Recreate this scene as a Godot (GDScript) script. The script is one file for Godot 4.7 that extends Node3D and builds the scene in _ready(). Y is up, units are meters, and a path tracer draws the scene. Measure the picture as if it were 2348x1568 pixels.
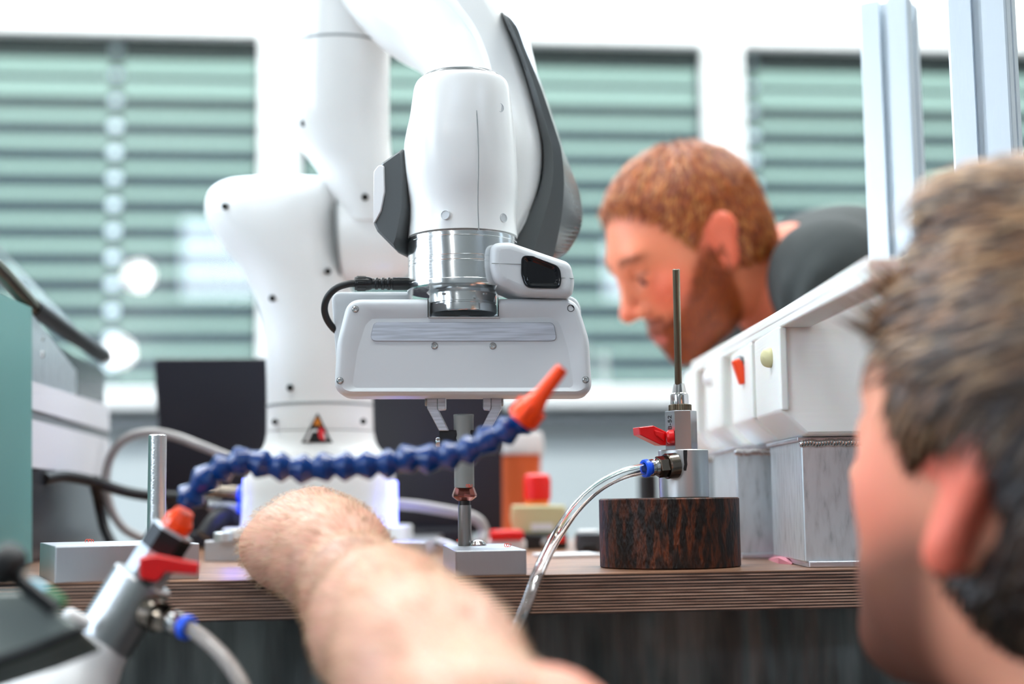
extends Node3D

const FPX := 3261.0
const TABLE_Y := 0.85
const EYE_Y := 0.9034
var cam_xf: Transform3D
var rng := RandomNumberGenerator.new()
var M := {}

# ---------------------------------------------------------------- places
func P(x: float, y: float, d: float) -> Vector3:
	return cam_xf * Vector3((x - 1174.0) / FPX * d, -(y - 784.0) / FPX * d, -d)

func T(x: float, y: float, h := 0.0) -> Vector3:      # where that sight line meets the table top (or a level h above it)
	var o := cam_xf.origin
	var r := P(x, y, 1.0) - o
	return o + r * ((TABLE_Y + h - o.y) / r.y)

func W(px: float, d: float) -> float:
	return px * d / FPX

# ---------------------------------------------------------------- mesh collector
class MB:
	var v := PackedVector3Array()
	var n := PackedVector3Array()
	var c := PackedColorArray()
	var uv := PackedVector2Array()
	var colored := false
	var color := Color.WHITE

	func add_shape(pts: PackedVector3Array, tri: PackedInt32Array, angle := 40.0, cols := PackedColorArray(), keep := false) -> void:
		# welded triangles -> corners with normals smoothed up to that angle; closed shapes are turned outwards
		var nt := tri.size() / 3
		var vol := 0.0
		var o := pts[0]
		for t in nt:
			vol += (pts[tri[t * 3]] - o).dot((pts[tri[t * 3 + 1]] - o).cross(pts[tri[t * 3 + 2]] - o))
		var flip := vol < 0.0 and not keep
		var fn := PackedVector3Array()
		fn.resize(nt)
		var un := PackedVector3Array()
		un.resize(nt)
		var start := PackedInt32Array()
		start.resize(pts.size() + 1)
		for k in tri.size():
			start[tri[k] + 1] += 1
		for k in pts.size():
			start[k + 1] += start[k]
		var fill := start.duplicate()
		var faces := PackedInt32Array()
		faces.resize(tri.size())
		for t in nt:
			var a := pts[tri[t * 3]]
			var w := (pts[tri[t * 3 + 1]] - a).cross(pts[tri[t * 3 + 2]] - a)
			if flip:
				w = -w
			fn[t] = w
			un[t] = w.normalized()
			for k in 3:
				var q := tri[t * 3 + k]
				faces[fill[q]] = t
				fill[q] += 1
		var lim := cos(deg_to_rad(angle))
		var order := [0, 1, 2] if flip else [0, 2, 1]
		var has_c := cols.size() == pts.size()
		if has_c:
			colored = true
		for t in nt:
			var u := un[t]
			for k in order:
				var q := tri[t * 3 + k]
				var s := Vector3.ZERO
				for e in range(start[q], start[q + 1]):
					var g := faces[e]
					if g == t or un[g].dot(u) > lim:
						s += fn[g]
				v.append(pts[q])
				n.append(s.normalized() if s.length_squared() > 1e-30 else u)
				c.append(cols[q] if has_c else color)

	func grid(rows: Array, closed: bool, caps := true, angle := 40.0, cols := PackedColorArray(), keep := false) -> void:
		# rows of equally many points; closed: the last column joins the first
		var w: int = rows[0].size()
		var h := rows.size()
		var pts := PackedVector3Array()
		var tri := PackedInt32Array()
		for r in rows:
			pts.append_array(r)
		var cc := cols.duplicate()
		for j in h - 1:
			for i in (w if closed else w - 1):
				var a := j * w + i
				var b := j * w + (i + 1) % w
				tri.append_array([a, b, b + w, a, b + w, a + w])
		if caps and closed:
			for side in 2:
				var base: int = 0 if side == 0 else (h - 1) * w
				var m := Vector3.ZERO
				for i in w:
					m += pts[base + i]
				pts.append(m / w)
				if cc.size():
					cc.append(cc[base])
				var q := pts.size() - 1
				for i in w:
					var a := base + i
					var b := base + (i + 1) % w
					if side == 0:
						tri.append_array([q, b, a])
					else:
						tri.append_array([q, a, b])
		add_shape(pts, tri, angle, cc, keep)

	func rbox(xf: Transform3D, size: Vector3, r: float, seg := 2) -> void:
		var h := size / 2.0
		r = minf(r, minf(h.x, minf(h.y, h.z)) * 0.999)
		var off := []
		for k in seg + 1:
			off.append(r * (1.0 - tan(deg_to_rad(45.0 * (seg - k) / seg))) if seg > 1 else r * k)
		var ax := []
		for a in 3:
			var l := PackedFloat32Array()
			for k in seg + 1:
				l.append(-h[a] + off[k])
			for k in seg + 1:
				l.append(h[a] - off[seg - k])
			ax.append(l)
		var index := {}
		var pts := PackedVector3Array()
		var tri := PackedInt32Array()
		var m := 2 * seg + 2
		var inner := h - Vector3(r, r, r)
		for a in 3:
			var b := (a + 1) % 3
			var d := (a + 2) % 3
			for s in [-1, 1]:
				var ids := PackedInt32Array()
				for i in m:
					for j in m:
						var key := Vector3i.ZERO
						key[a] = 0 if s < 0 else m - 1
						key[b] = i
						key[d] = j
						if not index.has(key):
							var p := Vector3(ax[0][key.x], ax[1][key.y], ax[2][key.z])
							var q := p.clamp(-inner, inner)
							if r > 0.0:
								p = q + (p - q).normalized() * r
							index[key] = pts.size()
							pts.append(xf * p)
						ids.append(index[key])
				for i in m - 1:
					for j in m - 1:
						var p0 := ids[i * m + j]
						var p1 := ids[(i + 1) * m + j]
						var p2 := ids[(i + 1) * m + j + 1]
						var p3 := ids[i * m + j + 1]
						if s > 0:
							tri.append_array([p0, p1, p2, p0, p2, p3])
						else:
							tri.append_array([p0, p2, p1, p0, p3, p2])
		add_shape(pts, tri, 50.0)

	func lathe(xf: Transform3D, profile: Array, seg := 48, angle := 30.0, wobble := 0) -> void:
		# profile of [radius, height] from bottom to top about xf's y axis
		var rows := []
		for p in profile:
			var row := PackedVector3Array()
			for i in seg:
				var a := TAU * i / seg
				var rr: float = p[0]
				if p.size() > 2 and wobble and i % 2:
					rr *= p[2]
				row.append(xf * Vector3(cos(a) * rr, p[1], sin(a) * rr))
			rows.append(row)
		grid(rows, true, true, angle)

	func tube(path: PackedVector3Array, radius, seg := 12, caps := true) -> void:
		var rows := []
		var up := Vector3(0.123, 0.9, 0.31).normalized()
		var np := path.size()
		var side := Vector3.ZERO
		for k in np:
			var t := (path[mini(k + 1, np - 1)] - path[maxi(k - 1, 0)]).normalized()
			if k == 0:
				side = t.cross(up).normalized()
			side = (side - t * side.dot(t)).normalized()
			var o := t.cross(side)
			var r: float = radius[k] if radius is Array or radius is PackedFloat32Array else radius
			var row := PackedVector3Array()
			for i in seg:
				var a := TAU * i / seg
				row.append(path[k] + (side * cos(a) + o * sin(a)) * r)
			rows.append(row)
		grid(rows, true, caps, 50.0)

	func loops(ls: Array, tri_caps := true, angle := 40.0) -> void:
		# a stack of loops with equally many points, flat ends cut by triangulating in the loop's own plane
		var w: int = ls[0].size()
		var pts := PackedVector3Array()
		var tri := PackedInt32Array()
		for l in ls:
			pts.append_array(l)
		for j in ls.size() - 1:
			for i in w:
				var a := j * w + i
				var b := j * w + (i + 1) % w
				tri.append_array([a, b, b + w, a, b + w, a + w])
		if tri_caps:
			for side in 2:
				var l: PackedVector3Array = ls[0] if side == 0 else ls[-1]
				var base := 0 if side == 0 else (ls.size() - 1) * w
				var nn := Vector3.ZERO
				for i in w:
					nn += l[i].cross(l[(i + 1) % w])
				nn = nn.normalized()
				var ux := nn.cross(Vector3.UP if absf(nn.y) < 0.9 else Vector3.RIGHT).normalized()
				var uy := nn.cross(ux)
				var flat := PackedVector2Array()
				for p in l:
					flat.append(Vector2(p.dot(ux), p.dot(uy)))
				var ids := Geometry2D.triangulate_polygon(flat)
				for t in ids.size() / 3:
					var a := ids[t * 3]
					var b := ids[t * 3 + 1]
					var d := ids[t * 3 + 2]
					# same sense as the sides: first loop reversed, last loop forward
					var ccw := (flat[b] - flat[a]).cross(flat[d] - flat[a]) > 0.0
					if ccw == (side == 0):
						tri.append_array([base + a, base + d, base + b])
					else:
						tri.append_array([base + a, base + b, base + d])
		add_shape(pts, tri, angle)

	func done(offset := Vector3.ZERO) -> ArrayMesh:
		if offset != Vector3.ZERO:
			for k in v.size():
				v[k] -= offset
		var a := []
		a.resize(Mesh.ARRAY_MAX)
		a[Mesh.ARRAY_VERTEX] = v
		a[Mesh.ARRAY_NORMAL] = n
		if colored:
			a[Mesh.ARRAY_COLOR] = c
		if uv.size() == v.size():
			a[Mesh.ARRAY_TEX_UV] = uv
		var m := ArrayMesh.new()
		m.add_surface_from_arrays(Mesh.PRIMITIVE_TRIANGLES, a)
		return m

# ---------------------------------------------------------------- things and parts
var used := {}

func numbered(called: String) -> String:
	var k: int = used.get(called, 0)
	used[called] = k + 1
	return called if k == 0 else "%s_%03d" % [called, k]

func thing(called: String, label: String, category: String, at: Vector3, group := "") -> Node3D:
	var o := Node3D.new()
	o.name = numbered(called)
	add_child(o)
	o.position = at
	o.set_meta("label", label)
	o.set_meta("category", category)
	if group:
		o.set_meta("group", group)
	return o

func origin_of(node: Node) -> Vector3:
	var s := Vector3.ZERO
	while node != self and node is Node3D:
		s += node.position
		node = node.get_parent()
	return s

func obj(called: String, b: MB, m: Material, parent: Node = null) -> MeshInstance3D:
	# the collected shape, given in the room's axes, as one mesh under that parent
	var o := MeshInstance3D.new()
	var at := Vector3.ZERO
	if parent == null or parent == self:
		parent = self
		var lo := b.v[0]
		var hi := b.v[0]
		for p in b.v:
			lo = lo.min(p)
			hi = hi.max(p)
		at = Vector3((lo.x + hi.x) / 2, lo.y, (lo.z + hi.z) / 2)
		o.position = at
		o.name = numbered(called)
		o.mesh = b.done(at)
	else:
		o.name = called
		o.mesh = b.done(origin_of(parent))
	o.material_override = m
	parent.add_child(o, true)
	return o

func put(called: String, mesh: Mesh, m: Material, parent: Node, xf: Transform3D) -> MeshInstance3D:
	# a shared mesh at a place given in the room's axes
	var o := MeshInstance3D.new()
	o.name = called
	o.mesh = mesh
	o.material_override = m
	o.transform = Transform3D(xf.basis, xf.origin - origin_of(parent))
	parent.add_child(o, true)
	return o

func tag(o: Node, label: String, category: String, group := "") -> void:
	o.set_meta("label", label)
	o.set_meta("category", category)
	if group:
		o.set_meta("group", group)

func struct_(called: String, b: MB, m: Material) -> MeshInstance3D:
	var o := obj(called, b, m)
	o.name = called
	o.set_meta("kind", "structure")
	return o

# ---------------------------------------------------------------- shapes
func look(dir: Vector3, up := Vector3.UP) -> Basis:     # y axis along dir
	var y := dir.normalized()
	if absf(y.dot(up)) > 0.98:
		up = Vector3.RIGHT
	var x := y.cross(up).normalized()
	return Basis(x, y, x.cross(y))

func axis(a: Vector3, b: Vector3) -> Transform3D:
	return Transform3D(look(b - a), a)

func rows_loft(b: MB, rows: Array, n_exp := 2.4, seg := 56, angle := 60.0) -> void:
	# rows of [y, left x, right x, depth, half depth (m)] read off the photograph; each a level section with real depth
	var out := []
	for r in rows:
		var d: float = r[3]
		var a := W((r[2] - r[1]) / 2.0, d)
		var ctr := P((r[1] + r[2]) / 2.0, r[0], d)
		var e: float = r[5] if r.size() > 5 else n_exp
		var row := PackedVector3Array()
		for i in seg:
			var t := TAU * i / seg
			var cx := cos(t)
			var cz := sin(t)
			row.append(ctr + Vector3(signf(cx) * pow(absf(cx), 2.0 / e) * a, 0, signf(cz) * pow(absf(cz), 2.0 / e) * float(r[4])))
		out.append(row)
	b.grid(out, true, true, angle)

func smooth_rows(rows: Array, sub := 5) -> Array:      # Catmull-Rom through rows of numbers
	var out := []
	var n := rows.size()
	for k in n - 1:
		var p0: Array = rows[maxi(k - 1, 0)]
		var p1: Array = rows[k]
		var p2: Array = rows[k + 1]
		var p3: Array = rows[mini(k + 2, n - 1)]
		for s in sub:
			var t := float(s) / sub
			var r := []
			for q in p1.size():
				r.append(0.5 * (2.0 * p1[q] + (p2[q] - p0[q]) * t + (2.0 * p0[q] - 5.0 * p1[q] + 4.0 * p2[q] - p3[q]) * t * t + (3.0 * p1[q] - p0[q] - 3.0 * p2[q] + p3[q]) * t * t * t))
			out.append(r)
	out.append(rows[-1])
	return out

func curve(pts: Array, sub := 8) -> PackedVector3Array:
	var rows := []
	for p in pts:
		rows.append([p.x, p.y, p.z])
	var out := PackedVector3Array()
	for r in smooth_rows(rows, sub):
		out.append(Vector3(r[0], r[1], r[2]))
	return out

func rpoly(corners: Array, seg := 6) -> PackedVector2Array:
	# [x, y, radius] corners, each rounded with the same number of points
	var out := PackedVector2Array()
	var n := corners.size()
	for k in n:
		var p := Vector2(corners[k][0], corners[k][1])
		var a := (Vector2(corners[(k + n - 1) % n][0], corners[(k + n - 1) % n][1]) - p)
		var c := (Vector2(corners[(k + 1) % n][0], corners[(k + 1) % n][1]) - p)
		var half := a.angle_to(c) / 2.0
		var r: float = maxf(corners[k][2], 1e-5)
		var cut := minf(r / maxf(absf(tan(half)), 1e-4), minf(a.length(), c.length()) * 0.49)
		var p0 := p + a.normalized() * cut
		var p2 := p + c.normalized() * cut
		for s in seg + 1:
			var t := float(s) / seg
			out.append(p0 * (1 - t) * (1 - t) + p * 2.0 * t * (1 - t) + p2 * t * t)
	return out

func inset(corners: Array, by: float) -> Array:
	var n := corners.size()
	var area := 0.0
	for k in n:
		area += corners[k][0] * corners[(k + 1) % n][1] - corners[(k + 1) % n][0] * corners[k][1]
	var s := 1.0 if area > 0.0 else -1.0
	var out := []
	for k in n:
		var p := Vector2(corners[k][0], corners[k][1])
		var e0 := (p - Vector2(corners[(k + n - 1) % n][0], corners[(k + n - 1) % n][1])).normalized()
		var e1 := (Vector2(corners[(k + 1) % n][0], corners[(k + 1) % n][1]) - p).normalized()
		var n0 := Vector2(-e0.y, e0.x) * s
		var n1 := Vector2(-e1.y, e1.x) * s
		var m := (n0 + n1)
		m = m / maxf(m.length_squared() * 0.5, 0.3)
		p += m * by
		var convex := e0.cross(e1) * s > 0.0
		out.append([p.x, p.y, maxf(corners[k][2] - by, corners[k][2] * 0.4) if convex else corners[k][2] + by])
	return out

func plate(b: MB, corners: Array, steps: Array, xf: Transform3D, seg := 6, angle := 40.0) -> void:
	# a flat outline (metres, in xf's x and y) stacked through steps of [inset, z]
	var ls := []
	for s in steps:
		var l := PackedVector3Array()
		for p in rpoly(inset(corners, s[0]) if s[0] != 0.0 else corners, seg):
			l.append(xf * Vector3(p.x, p.y, s[1]))
		ls.append(l)
	b.loops(ls, true, angle)

func px_corners(list: Array, cx: float, cy: float, d: float) -> Array:
	# photograph corners [x, y, radius px] to metres in a camera-facing upright plane through (cx, cy) at depth d
	var out := []
	var o := P(cx, cy, d)
	for c in list:
		var ray := P(c[0], c[1], 1.0) - cam_xf.origin
		var q := cam_xf.origin + ray * ((o.z - cam_xf.origin.z) / ray.z)
		out.append([q.x - o.x, q.y - o.y, W(c[2], d)])
	return out

func box_between(b: MB, lo: Vector3, hi: Vector3, r := 0.001, seg := 1) -> void:
	b.rbox(Transform3D(Basis.IDENTITY, (lo + hi) / 2.0), (hi - lo).abs(), r, seg)

# ---------------------------------------------------------------- bodies: tapered capsules and ellipsoids joined by a smooth minimum, meshed as surface nets
class Field:
	var kind := PackedInt32Array()          # 0 capsule, 1 ellipsoid; +2 cuts
	var a := PackedVector3Array()
	var b := PackedVector3Array()
	var ra := PackedFloat32Array()
	var rb := PackedFloat32Array()
	var k := PackedFloat32Array()
	var inv := []
	var mid := PackedVector3Array()
	var reach := PackedFloat32Array()

	func cap(p: Vector3, q: Vector3, r0: float, r1: float, blend := 0.02, cut := false) -> void:
		kind.append(2 if cut else 0)
		a.append(p)
		b.append(q - p)
		ra.append(r0)
		rb.append(r1)
		k.append(blend)
		inv.append(Basis.IDENTITY)
		mid.append((p + q) / 2.0)
		reach.append(p.distance_to(q) / 2.0 + maxf(r0, r1))

	func ell(p: Vector3, radii: Vector3, blend := 0.02, turn := Basis.IDENTITY, cut := false) -> void:
		kind.append(3 if cut else 1)
		a.append(p)
		b.append(radii)
		ra.append(minf(radii.x, minf(radii.y, radii.z)))
		rb.append(0.0)
		k.append(blend)
		inv.append(turn.transposed())
		mid.append(p)
		reach.append(maxf(radii.x, maxf(radii.y, radii.z)))

	func value(p: Vector3, use: PackedInt32Array) -> float:
		var d := 1e3
		for i in use:
			var e: float
			var kd := kind[i]
			if kd & 1 == 0:
				var pa := p - a[i]
				var ba := b[i]
				var t := clampf(pa.dot(ba) / ba.length_squared(), 0.0, 1.0)
				e = (pa - ba * t).length() - lerpf(ra[i], rb[i], t)
			else:
				var q: Vector3 = (inv[i] as Basis) * (p - a[i])
				var rr := b[i]
				var q1 := q / rr
				var l := q1.length()
				var l2 := (q1 / rr).length()
				e = l * (l - 1.0) / l2 if l2 > 1e-6 else -ra[i]
			var kk := k[i]
			if kd >= 2:
				e = -e
				var h2 := maxf(kk - absf(d - e), 0.0)
				d = maxf(d, e) + h2 * h2 * 0.25 / kk
			else:
				var h := maxf(kk - absf(d - e), 0.0)
				d = minf(d, e) - h * h * 0.25 / kk
		return d

	func mesh(mb: MB, cell: float, xf: Transform3D, paint = null, lo_cut := Vector3(-1e3, -1e3, -1e3), hi_cut := Vector3(1e3, 1e3, 1e3)) -> void:
		var lo := Vector3(1e3, 1e3, 1e3)
		var hi := -lo
		var all := PackedInt32Array()
		for i in kind.size():
			all.append(i)
			if kind[i] < 2:
				var r := Vector3.ONE * (reach[i] + 0.02)
				lo = lo.min(mid[i] - r)
				hi = hi.max(mid[i] + r)
		lo = lo.max(lo_cut)
		hi = hi.min(hi_cut)
		var B := 8
		var bs := cell * B
		var nb := Vector3i(((hi - lo) / bs).ceil())
		var cells := {}
		var pts := PackedVector3Array()
		var edges := PackedInt64Array()
		var half := bs * 0.8661
		var vals := PackedFloat32Array()
		vals.resize(729)
		for bx in nb.x:
			for by in nb.y:
				for bz in nb.z:
					var c0 := lo + Vector3(bx, by, bz) * bs
					var ctr := c0 + Vector3.ONE * bs * 0.5
					var use := PackedInt32Array()
					var near := false
					for i in all:
						if mid[i].distance_to(ctr) - reach[i] < half + k[i] + 0.004:
							use.append(i)
							near = near or kind[i] < 2
					if not near:
						continue
					if absf(value(ctr, use)) > half * 1.7:
						continue
					var pos := false
					var neg := false
					var w := 0
					for x in 9:
						for y in 9:
							for z in 9:
								var e := value(c0 + Vector3(x, y, z) * cell, use)
								vals[w] = e
								if e < 0.0:
									neg = true
								else:
									pos = true
								w += 1
					if not (pos and neg):
						continue
					for x in 8:
						for y in 8:
							for z in 8:
								var q := x * 81 + y * 9 + z
								var v0 := vals[q]
								var s := Vector3.ZERO
								var m := 0
								var inside := v0 < 0.0
								# crossed edges of this cell
								for e in 12:
									var p0: Vector3i = E0[e]
									var p1: Vector3i = E1[e]
									var f0 := vals[q + p0.x * 81 + p0.y * 9 + p0.z]
									var f1 := vals[q + p1.x * 81 + p1.y * 9 + p1.z]
									if (f0 < 0.0) != (f1 < 0.0):
										var t := f0 / (f0 - f1)
										s += Vector3(p0) + Vector3(p1 - p0) * t
										m += 1
								if m:
									var gx := bx * 8 + x
									var gy := by * 8 + y
									var gz := bz * 8 + z
									var key := (gx * 4096 + gy) * 4096 + gz
									cells[key] = pts.size()
									pts.append(c0 + (Vector3(x, y, z) + s / m) * cell)
									for ax in 3:
										var st := 81 if ax == 0 else (9 if ax == 1 else 1)
										if (vals[q + st] < 0.0) != inside:
											edges.append(key * 8 + ax * 2 + (1 if inside else 0))
		var tri := PackedInt32Array()
		var step := PackedInt64Array([4096 * 4096, 4096, 1])
		for e in edges:
			var key := e >> 3
			var ax := (e >> 1) & 3
			var u: int = step[(ax + 1) % 3]
			var w2: int = step[(ax + 2) % 3]
			if not (cells.has(key - u) and cells.has(key - w2) and cells.has(key - u - w2)):
				continue
			var p0: int = cells[key]
			var p1: int = cells[key - u]
			var p2: int = cells[key - u - w2]
			var p3: int = cells[key - w2]
			if e & 1:
				tri.append_array([p0, p1, p2, p0, p2, p3])
			else:
				tri.append_array([p0, p2, p1, p0, p3, p2])
		# one pass of smoothing evens out the grid's steps
		var sum := PackedVector3Array()
		sum.resize(pts.size())
		var cnt := PackedInt32Array()
		cnt.resize(pts.size())
		for t in tri.size() / 3:
			for j in 3:
				var i0 := tri[t * 3 + j]
				var i1 := tri[t * 3 + (j + 1) % 3]
				sum[i0] += pts[i1]
				cnt[i0] += 1
				sum[i1] += pts[i0]
				cnt[i1] += 1
		var cols := PackedColorArray()
		var out := PackedVector3Array()
		for i in pts.size():
			var p := pts[i]
			if cnt[i]:
				p = p.lerp(sum[i] / cnt[i], 0.45)
			if paint != null:
				cols.append(paint.call(p))
			out.append(xf * p)
		mb.add_shape(out, tri, 80.0, cols)

	const E0 := [Vector3i(0, 0, 0), Vector3i(0, 0, 0), Vector3i(0, 0, 0), Vector3i(1, 0, 0), Vector3i(1, 0, 0), Vector3i(0, 1, 0), Vector3i(0, 1, 0), Vector3i(0, 0, 1), Vector3i(0, 0, 1), Vector3i(1, 1, 0), Vector3i(1, 0, 1), Vector3i(0, 1, 1)]
	const E1 := [Vector3i(1, 0, 0), Vector3i(0, 1, 0), Vector3i(0, 0, 1), Vector3i(1, 1, 0), Vector3i(1, 0, 1), Vector3i(1, 1, 0), Vector3i(0, 1, 1), Vector3i(1, 0, 1), Vector3i(0, 1, 1), Vector3i(1, 1, 1), Vector3i(1, 1, 1), Vector3i(1, 1, 1)]

# ---------------------------------------------------------------- materials
func mat(called: String, color: Color, rough := 0.5, metal := 0.0) -> StandardMaterial3D:
	var m := StandardMaterial3D.new()
	m.resource_name = called
	m.albedo_color = color
	m.roughness = rough
	m.metallic = metal
	M[called] = m
	return m

func noise_tex(freq: float, ramp: Array, size := 512, kind := FastNoiseLite.TYPE_SIMPLEX_SMOOTH, octaves := 4, seed_ := 1, bump := 0.0, stretch := Vector2.ONE) -> Texture2D:
	# computed picture, tiled without a seam: ramp of [offset, colour]
	var f := FastNoiseLite.new()
	f.noise_type = kind
	f.frequency = freq
	f.fractal_octaves = octaves
	f.seed = seed_
	var g := Gradient.new()
	var offs := PackedFloat32Array()
	var cols := PackedColorArray()
	for r in ramp:
		offs.append(r[0])
		cols.append(r[1])
	g.offsets = offs
	g.colors = cols
	var t := NoiseTexture2D.new()
	t.width = size
	t.height = size
	t.seamless = true
	t.noise = f
	t.color_ramp = g
	if bump > 0.0:
		t.as_normal_map = true
		t.bump_strength = bump
	return t

func tri_map(m: StandardMaterial3D, scale: Vector3, world := true) -> StandardMaterial3D:
	m.uv1_triplanar = true
	m.uv1_world_triplanar = world
	m.uv1_scale = scale
	return m

func grey(v: float) -> Color:
	return Color(v, v, v)

# ================================================================ the scene
var room: Transform3D

func _ready() -> void:
	rng.seed = 7
	# camera: a 50 mm lens at table height, tipped up, focused on the gripper
	var cam := Camera3D.new()
	cam.name = "camera"
	add_child(cam)
	var roll := Basis(Vector3(0, 0, 1), -0.0126)
	cam.transform = Transform3D(Basis(Vector3.RIGHT, deg_to_rad(6.32)) * roll, Vector3(0, EYE_Y, 0))
	var lens := CameraAttributesPhysical.new()
	lens.frustum_focal_length = 50.0
	lens.frustum_focus_distance = 1.085
	lens.frustum_near = 0.05
	lens.frustum_far = 100.0
	lens.exposure_aperture = 2.6
	cam.attributes = lens
	cam.keep_aspect = Camera3D.KEEP_HEIGHT
	cam.fov = rad_to_deg(2.0 * atan(784.0 / FPX))
	cam_xf = cam.transform
	# daylight: a bright overcast sky
	var env := Environment.new()
	env.background_mode = Environment.BG_SKY
	var sky := Sky.new()
	var sm := ProceduralSkyMaterial.new()
	sm.sky_top_color = Color(0.80, 0.89, 1.0)
	sm.sky_horizon_color = Color(0.95, 0.98, 1.0)
	sm.ground_bottom_color = Color(0.60, 0.64, 0.60)
	sm.ground_horizon_color = Color(0.78, 0.82, 0.80)
	sm.sky_energy_multiplier = 1.0
	sm.ground_energy_multiplier = 1.0
	sky.sky_material = sm
	env.sky = sky
	env.background_energy_multiplier = 5.5
	env.tonemap_mode = Environment.TONE_MAPPER_LINEAR
	env.tonemap_exposure = 1.92
	env.sdfgi_enabled = true
	env.ssao_enabled = true
	env.ssil_enabled = true
	var we := WorldEnvironment.new()
	we.name = "world_environment"
	we.environment = env
	add_child(we)
	room = Transform3D(Basis(Vector3.UP, deg_to_rad(6.0)), Vector3.ZERO)
	make_materials()
	ceiling_lamps()
	build_room()
	build_windows()
	workbench()
	robot()
	gripped_tool()
	vent_stand()
	feeder()
	front_hose()
	left_machine()
	background_things()
	bench_things()
	profiles()
	red_haired_person()
	front_person()

func make_materials() -> void:
	var m: StandardMaterial3D
	mat("white_wall", Color(0.90, 0.91, 0.91), 0.85)
	mat("side_wall", Color(0.58, 0.59, 0.60), 0.85)
	mat("grey_wall", Color(0.80, 0.83, 0.83), 0.7)
	mat("floor", Color(0.30, 0.31, 0.31), 0.5)
	mat("white_frame", Color(0.95, 0.955, 0.95), 0.4)
	mat("gasket", Color(0.10, 0.15, 0.16), 0.6)
	m = mat("slat", Color(0.03, 0.13, 0.17), 0.9)
	m.metallic_specular = 0.12
	mat("glint_disc", Color(0.90, 0.97, 1.0), 0.4)  # pale colour standing in for bright blurred glints
	mat("outside_wall", Color(0.325, 0.385, 0.335), 0.9)
	mat("cord", Color(0.09, 0.14, 0.15), 0.8)
	m = mat("pane", Color(0.9, 1.0, 0.98, 0.04), 0.02)
	m.transparency = BaseMaterial3D.TRANSPARENCY_ALPHA
	m = mat("lamp_face", Color(1, 1, 1), 0.6)
	m.emission_enabled = true
	m.emission = Color(1, 1, 1)
	m.emission_energy_multiplier = 4.0
	m = mat("globe", Color(1, 1, 1), 0.4)
	m.emission_enabled = true
	m.emission = Color(1, 1, 1)
	m.emission_energy_multiplier = 14.0
	# white robot shell, hand, dark covers
	m = mat("shell", Color(0.965, 0.97, 0.965), 0.28)
	m.clearcoat_enabled = true
	m.clearcoat = 0.25
	m.clearcoat_roughness = 0.2
	mat("hand_shell", Color(0.785, 0.80, 0.81), 0.45)
	mat("dark_cover", Color(0.33, 0.345, 0.35), 0.27)
	mat("black_plastic", Color(0.055, 0.06, 0.07), 0.35)
	mat("glossy_black", Color(0.03, 0.035, 0.06), 0.12)
	mat("seam", Color(0.60, 0.62, 0.62), 0.6)
	mat("screw_hole", Color(0.05, 0.07, 0.06), 0.6)
	mat("dimple", Color(0.78, 0.80, 0.81), 0.4)
	# metals
	m = mat("turned_alu", Color(0.90, 0.91, 0.91), 0.16, 1.0)
	m.roughness_texture = noise_tex(0.02, [[0.0, grey(0.5)], [1.0, grey(1.0)]], 256)
	tri_map(m, Vector3(30, 400, 30))
	m.roughness = 0.2
	m = mat("brushed_alu", Color(0.82, 0.83, 0.86), 0.42, 1.0)
	m.normal_enabled = true
	m.normal_scale = 0.05
	m.normal_texture = noise_tex(0.03, [[0.0, Color.BLACK], [1.0, Color.WHITE]], 256, FastNoiseLite.TYPE_SIMPLEX, 3, 9, 4.0)
	m.albedo_texture = noise_tex(0.02, [[0.2, grey(0.88)], [0.8, grey(1.0)]], 256, FastNoiseLite.TYPE_SIMPLEX, 4, 3)
	tri_map(m, Vector3(3, 60, 3))
	m = mat("milled_alu", Color(0.74, 0.745, 0.76), 0.36, 1.0)
	m.normal_enabled = true
	m.normal_scale = 0.10
	m.normal_texture = noise_tex(0.03, [[0.0, Color.BLACK], [1.0, Color.WHITE]], 256, FastNoiseLite.TYPE_SIMPLEX, 3, 19, 4.0)
	tri_map(m, Vector3(60, 6, 60))
	m = mat("brushed_alu_v", Color(0.86, 0.90, 0.93), 0.36, 0.55)
	m.normal_enabled = true
	m.normal_scale = 0.15
	m.normal_texture = noise_tex(0.03, [[0.0, Color.BLACK], [1.0, Color.WHITE]], 256, FastNoiseLite.TYPE_SIMPLEX, 3, 29, 4.0)
	tri_map(m, Vector3(60, 2, 60))
	m = mat("blasted_alu", Color(0.74, 0.75, 0.75), 0.36, 1.0)
	m.normal_enabled = true
	m.normal_scale = 0.12
	m.normal_texture = noise_tex(0.15, [[0.0, Color.BLACK], [1.0, Color.WHITE]], 256, FastNoiseLite.TYPE_SIMPLEX, 2, 5, 4.0)
	tri_map(m, Vector3(70, 70, 70))
	m = mat("scratched_alu", Color(0.80, 0.84, 0.86), 0.36, 0.55)
	m.albedo_texture = noise_tex(0.012, [[0.0, Color(0.80, 0.82, 0.83)], [0.28, grey(0.95)], [0.6, grey(1.0)]], 512, FastNoiseLite.TYPE_SIMPLEX, 6, 13)
	tri_map(m, Vector3(16, 4, 16))
	m = mat("rod", Color(0.80, 0.81, 0.81), 0.3, 1.0)
	m.normal_enabled = true
	m.normal_scale = 0.25
	m.normal_texture = noise_tex(0.05, [[0.0, Color.BLACK], [1.0, Color.WHITE]], 256, FastNoiseLite.TYPE_SIMPLEX, 3, 71, 5.0)
	tri_map(m, Vector3(4, 90, 4))
	mat("hex_steel", Color(0.66, 0.67, 0.68), 0.24, 1.0)
	mat("steel", Color(0.62, 0.62, 0.62), 0.25, 1.0)
	mat("old_steel", Color(0.42, 0.39, 0.33), 0.33, 1.0)
	mat("dark_steel", Color(0.56, 0.57, 0.57), 0.36, 0.7)
	mat("chrome", Color(0.80, 0.80, 0.80), 0.12, 1.0)
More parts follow.
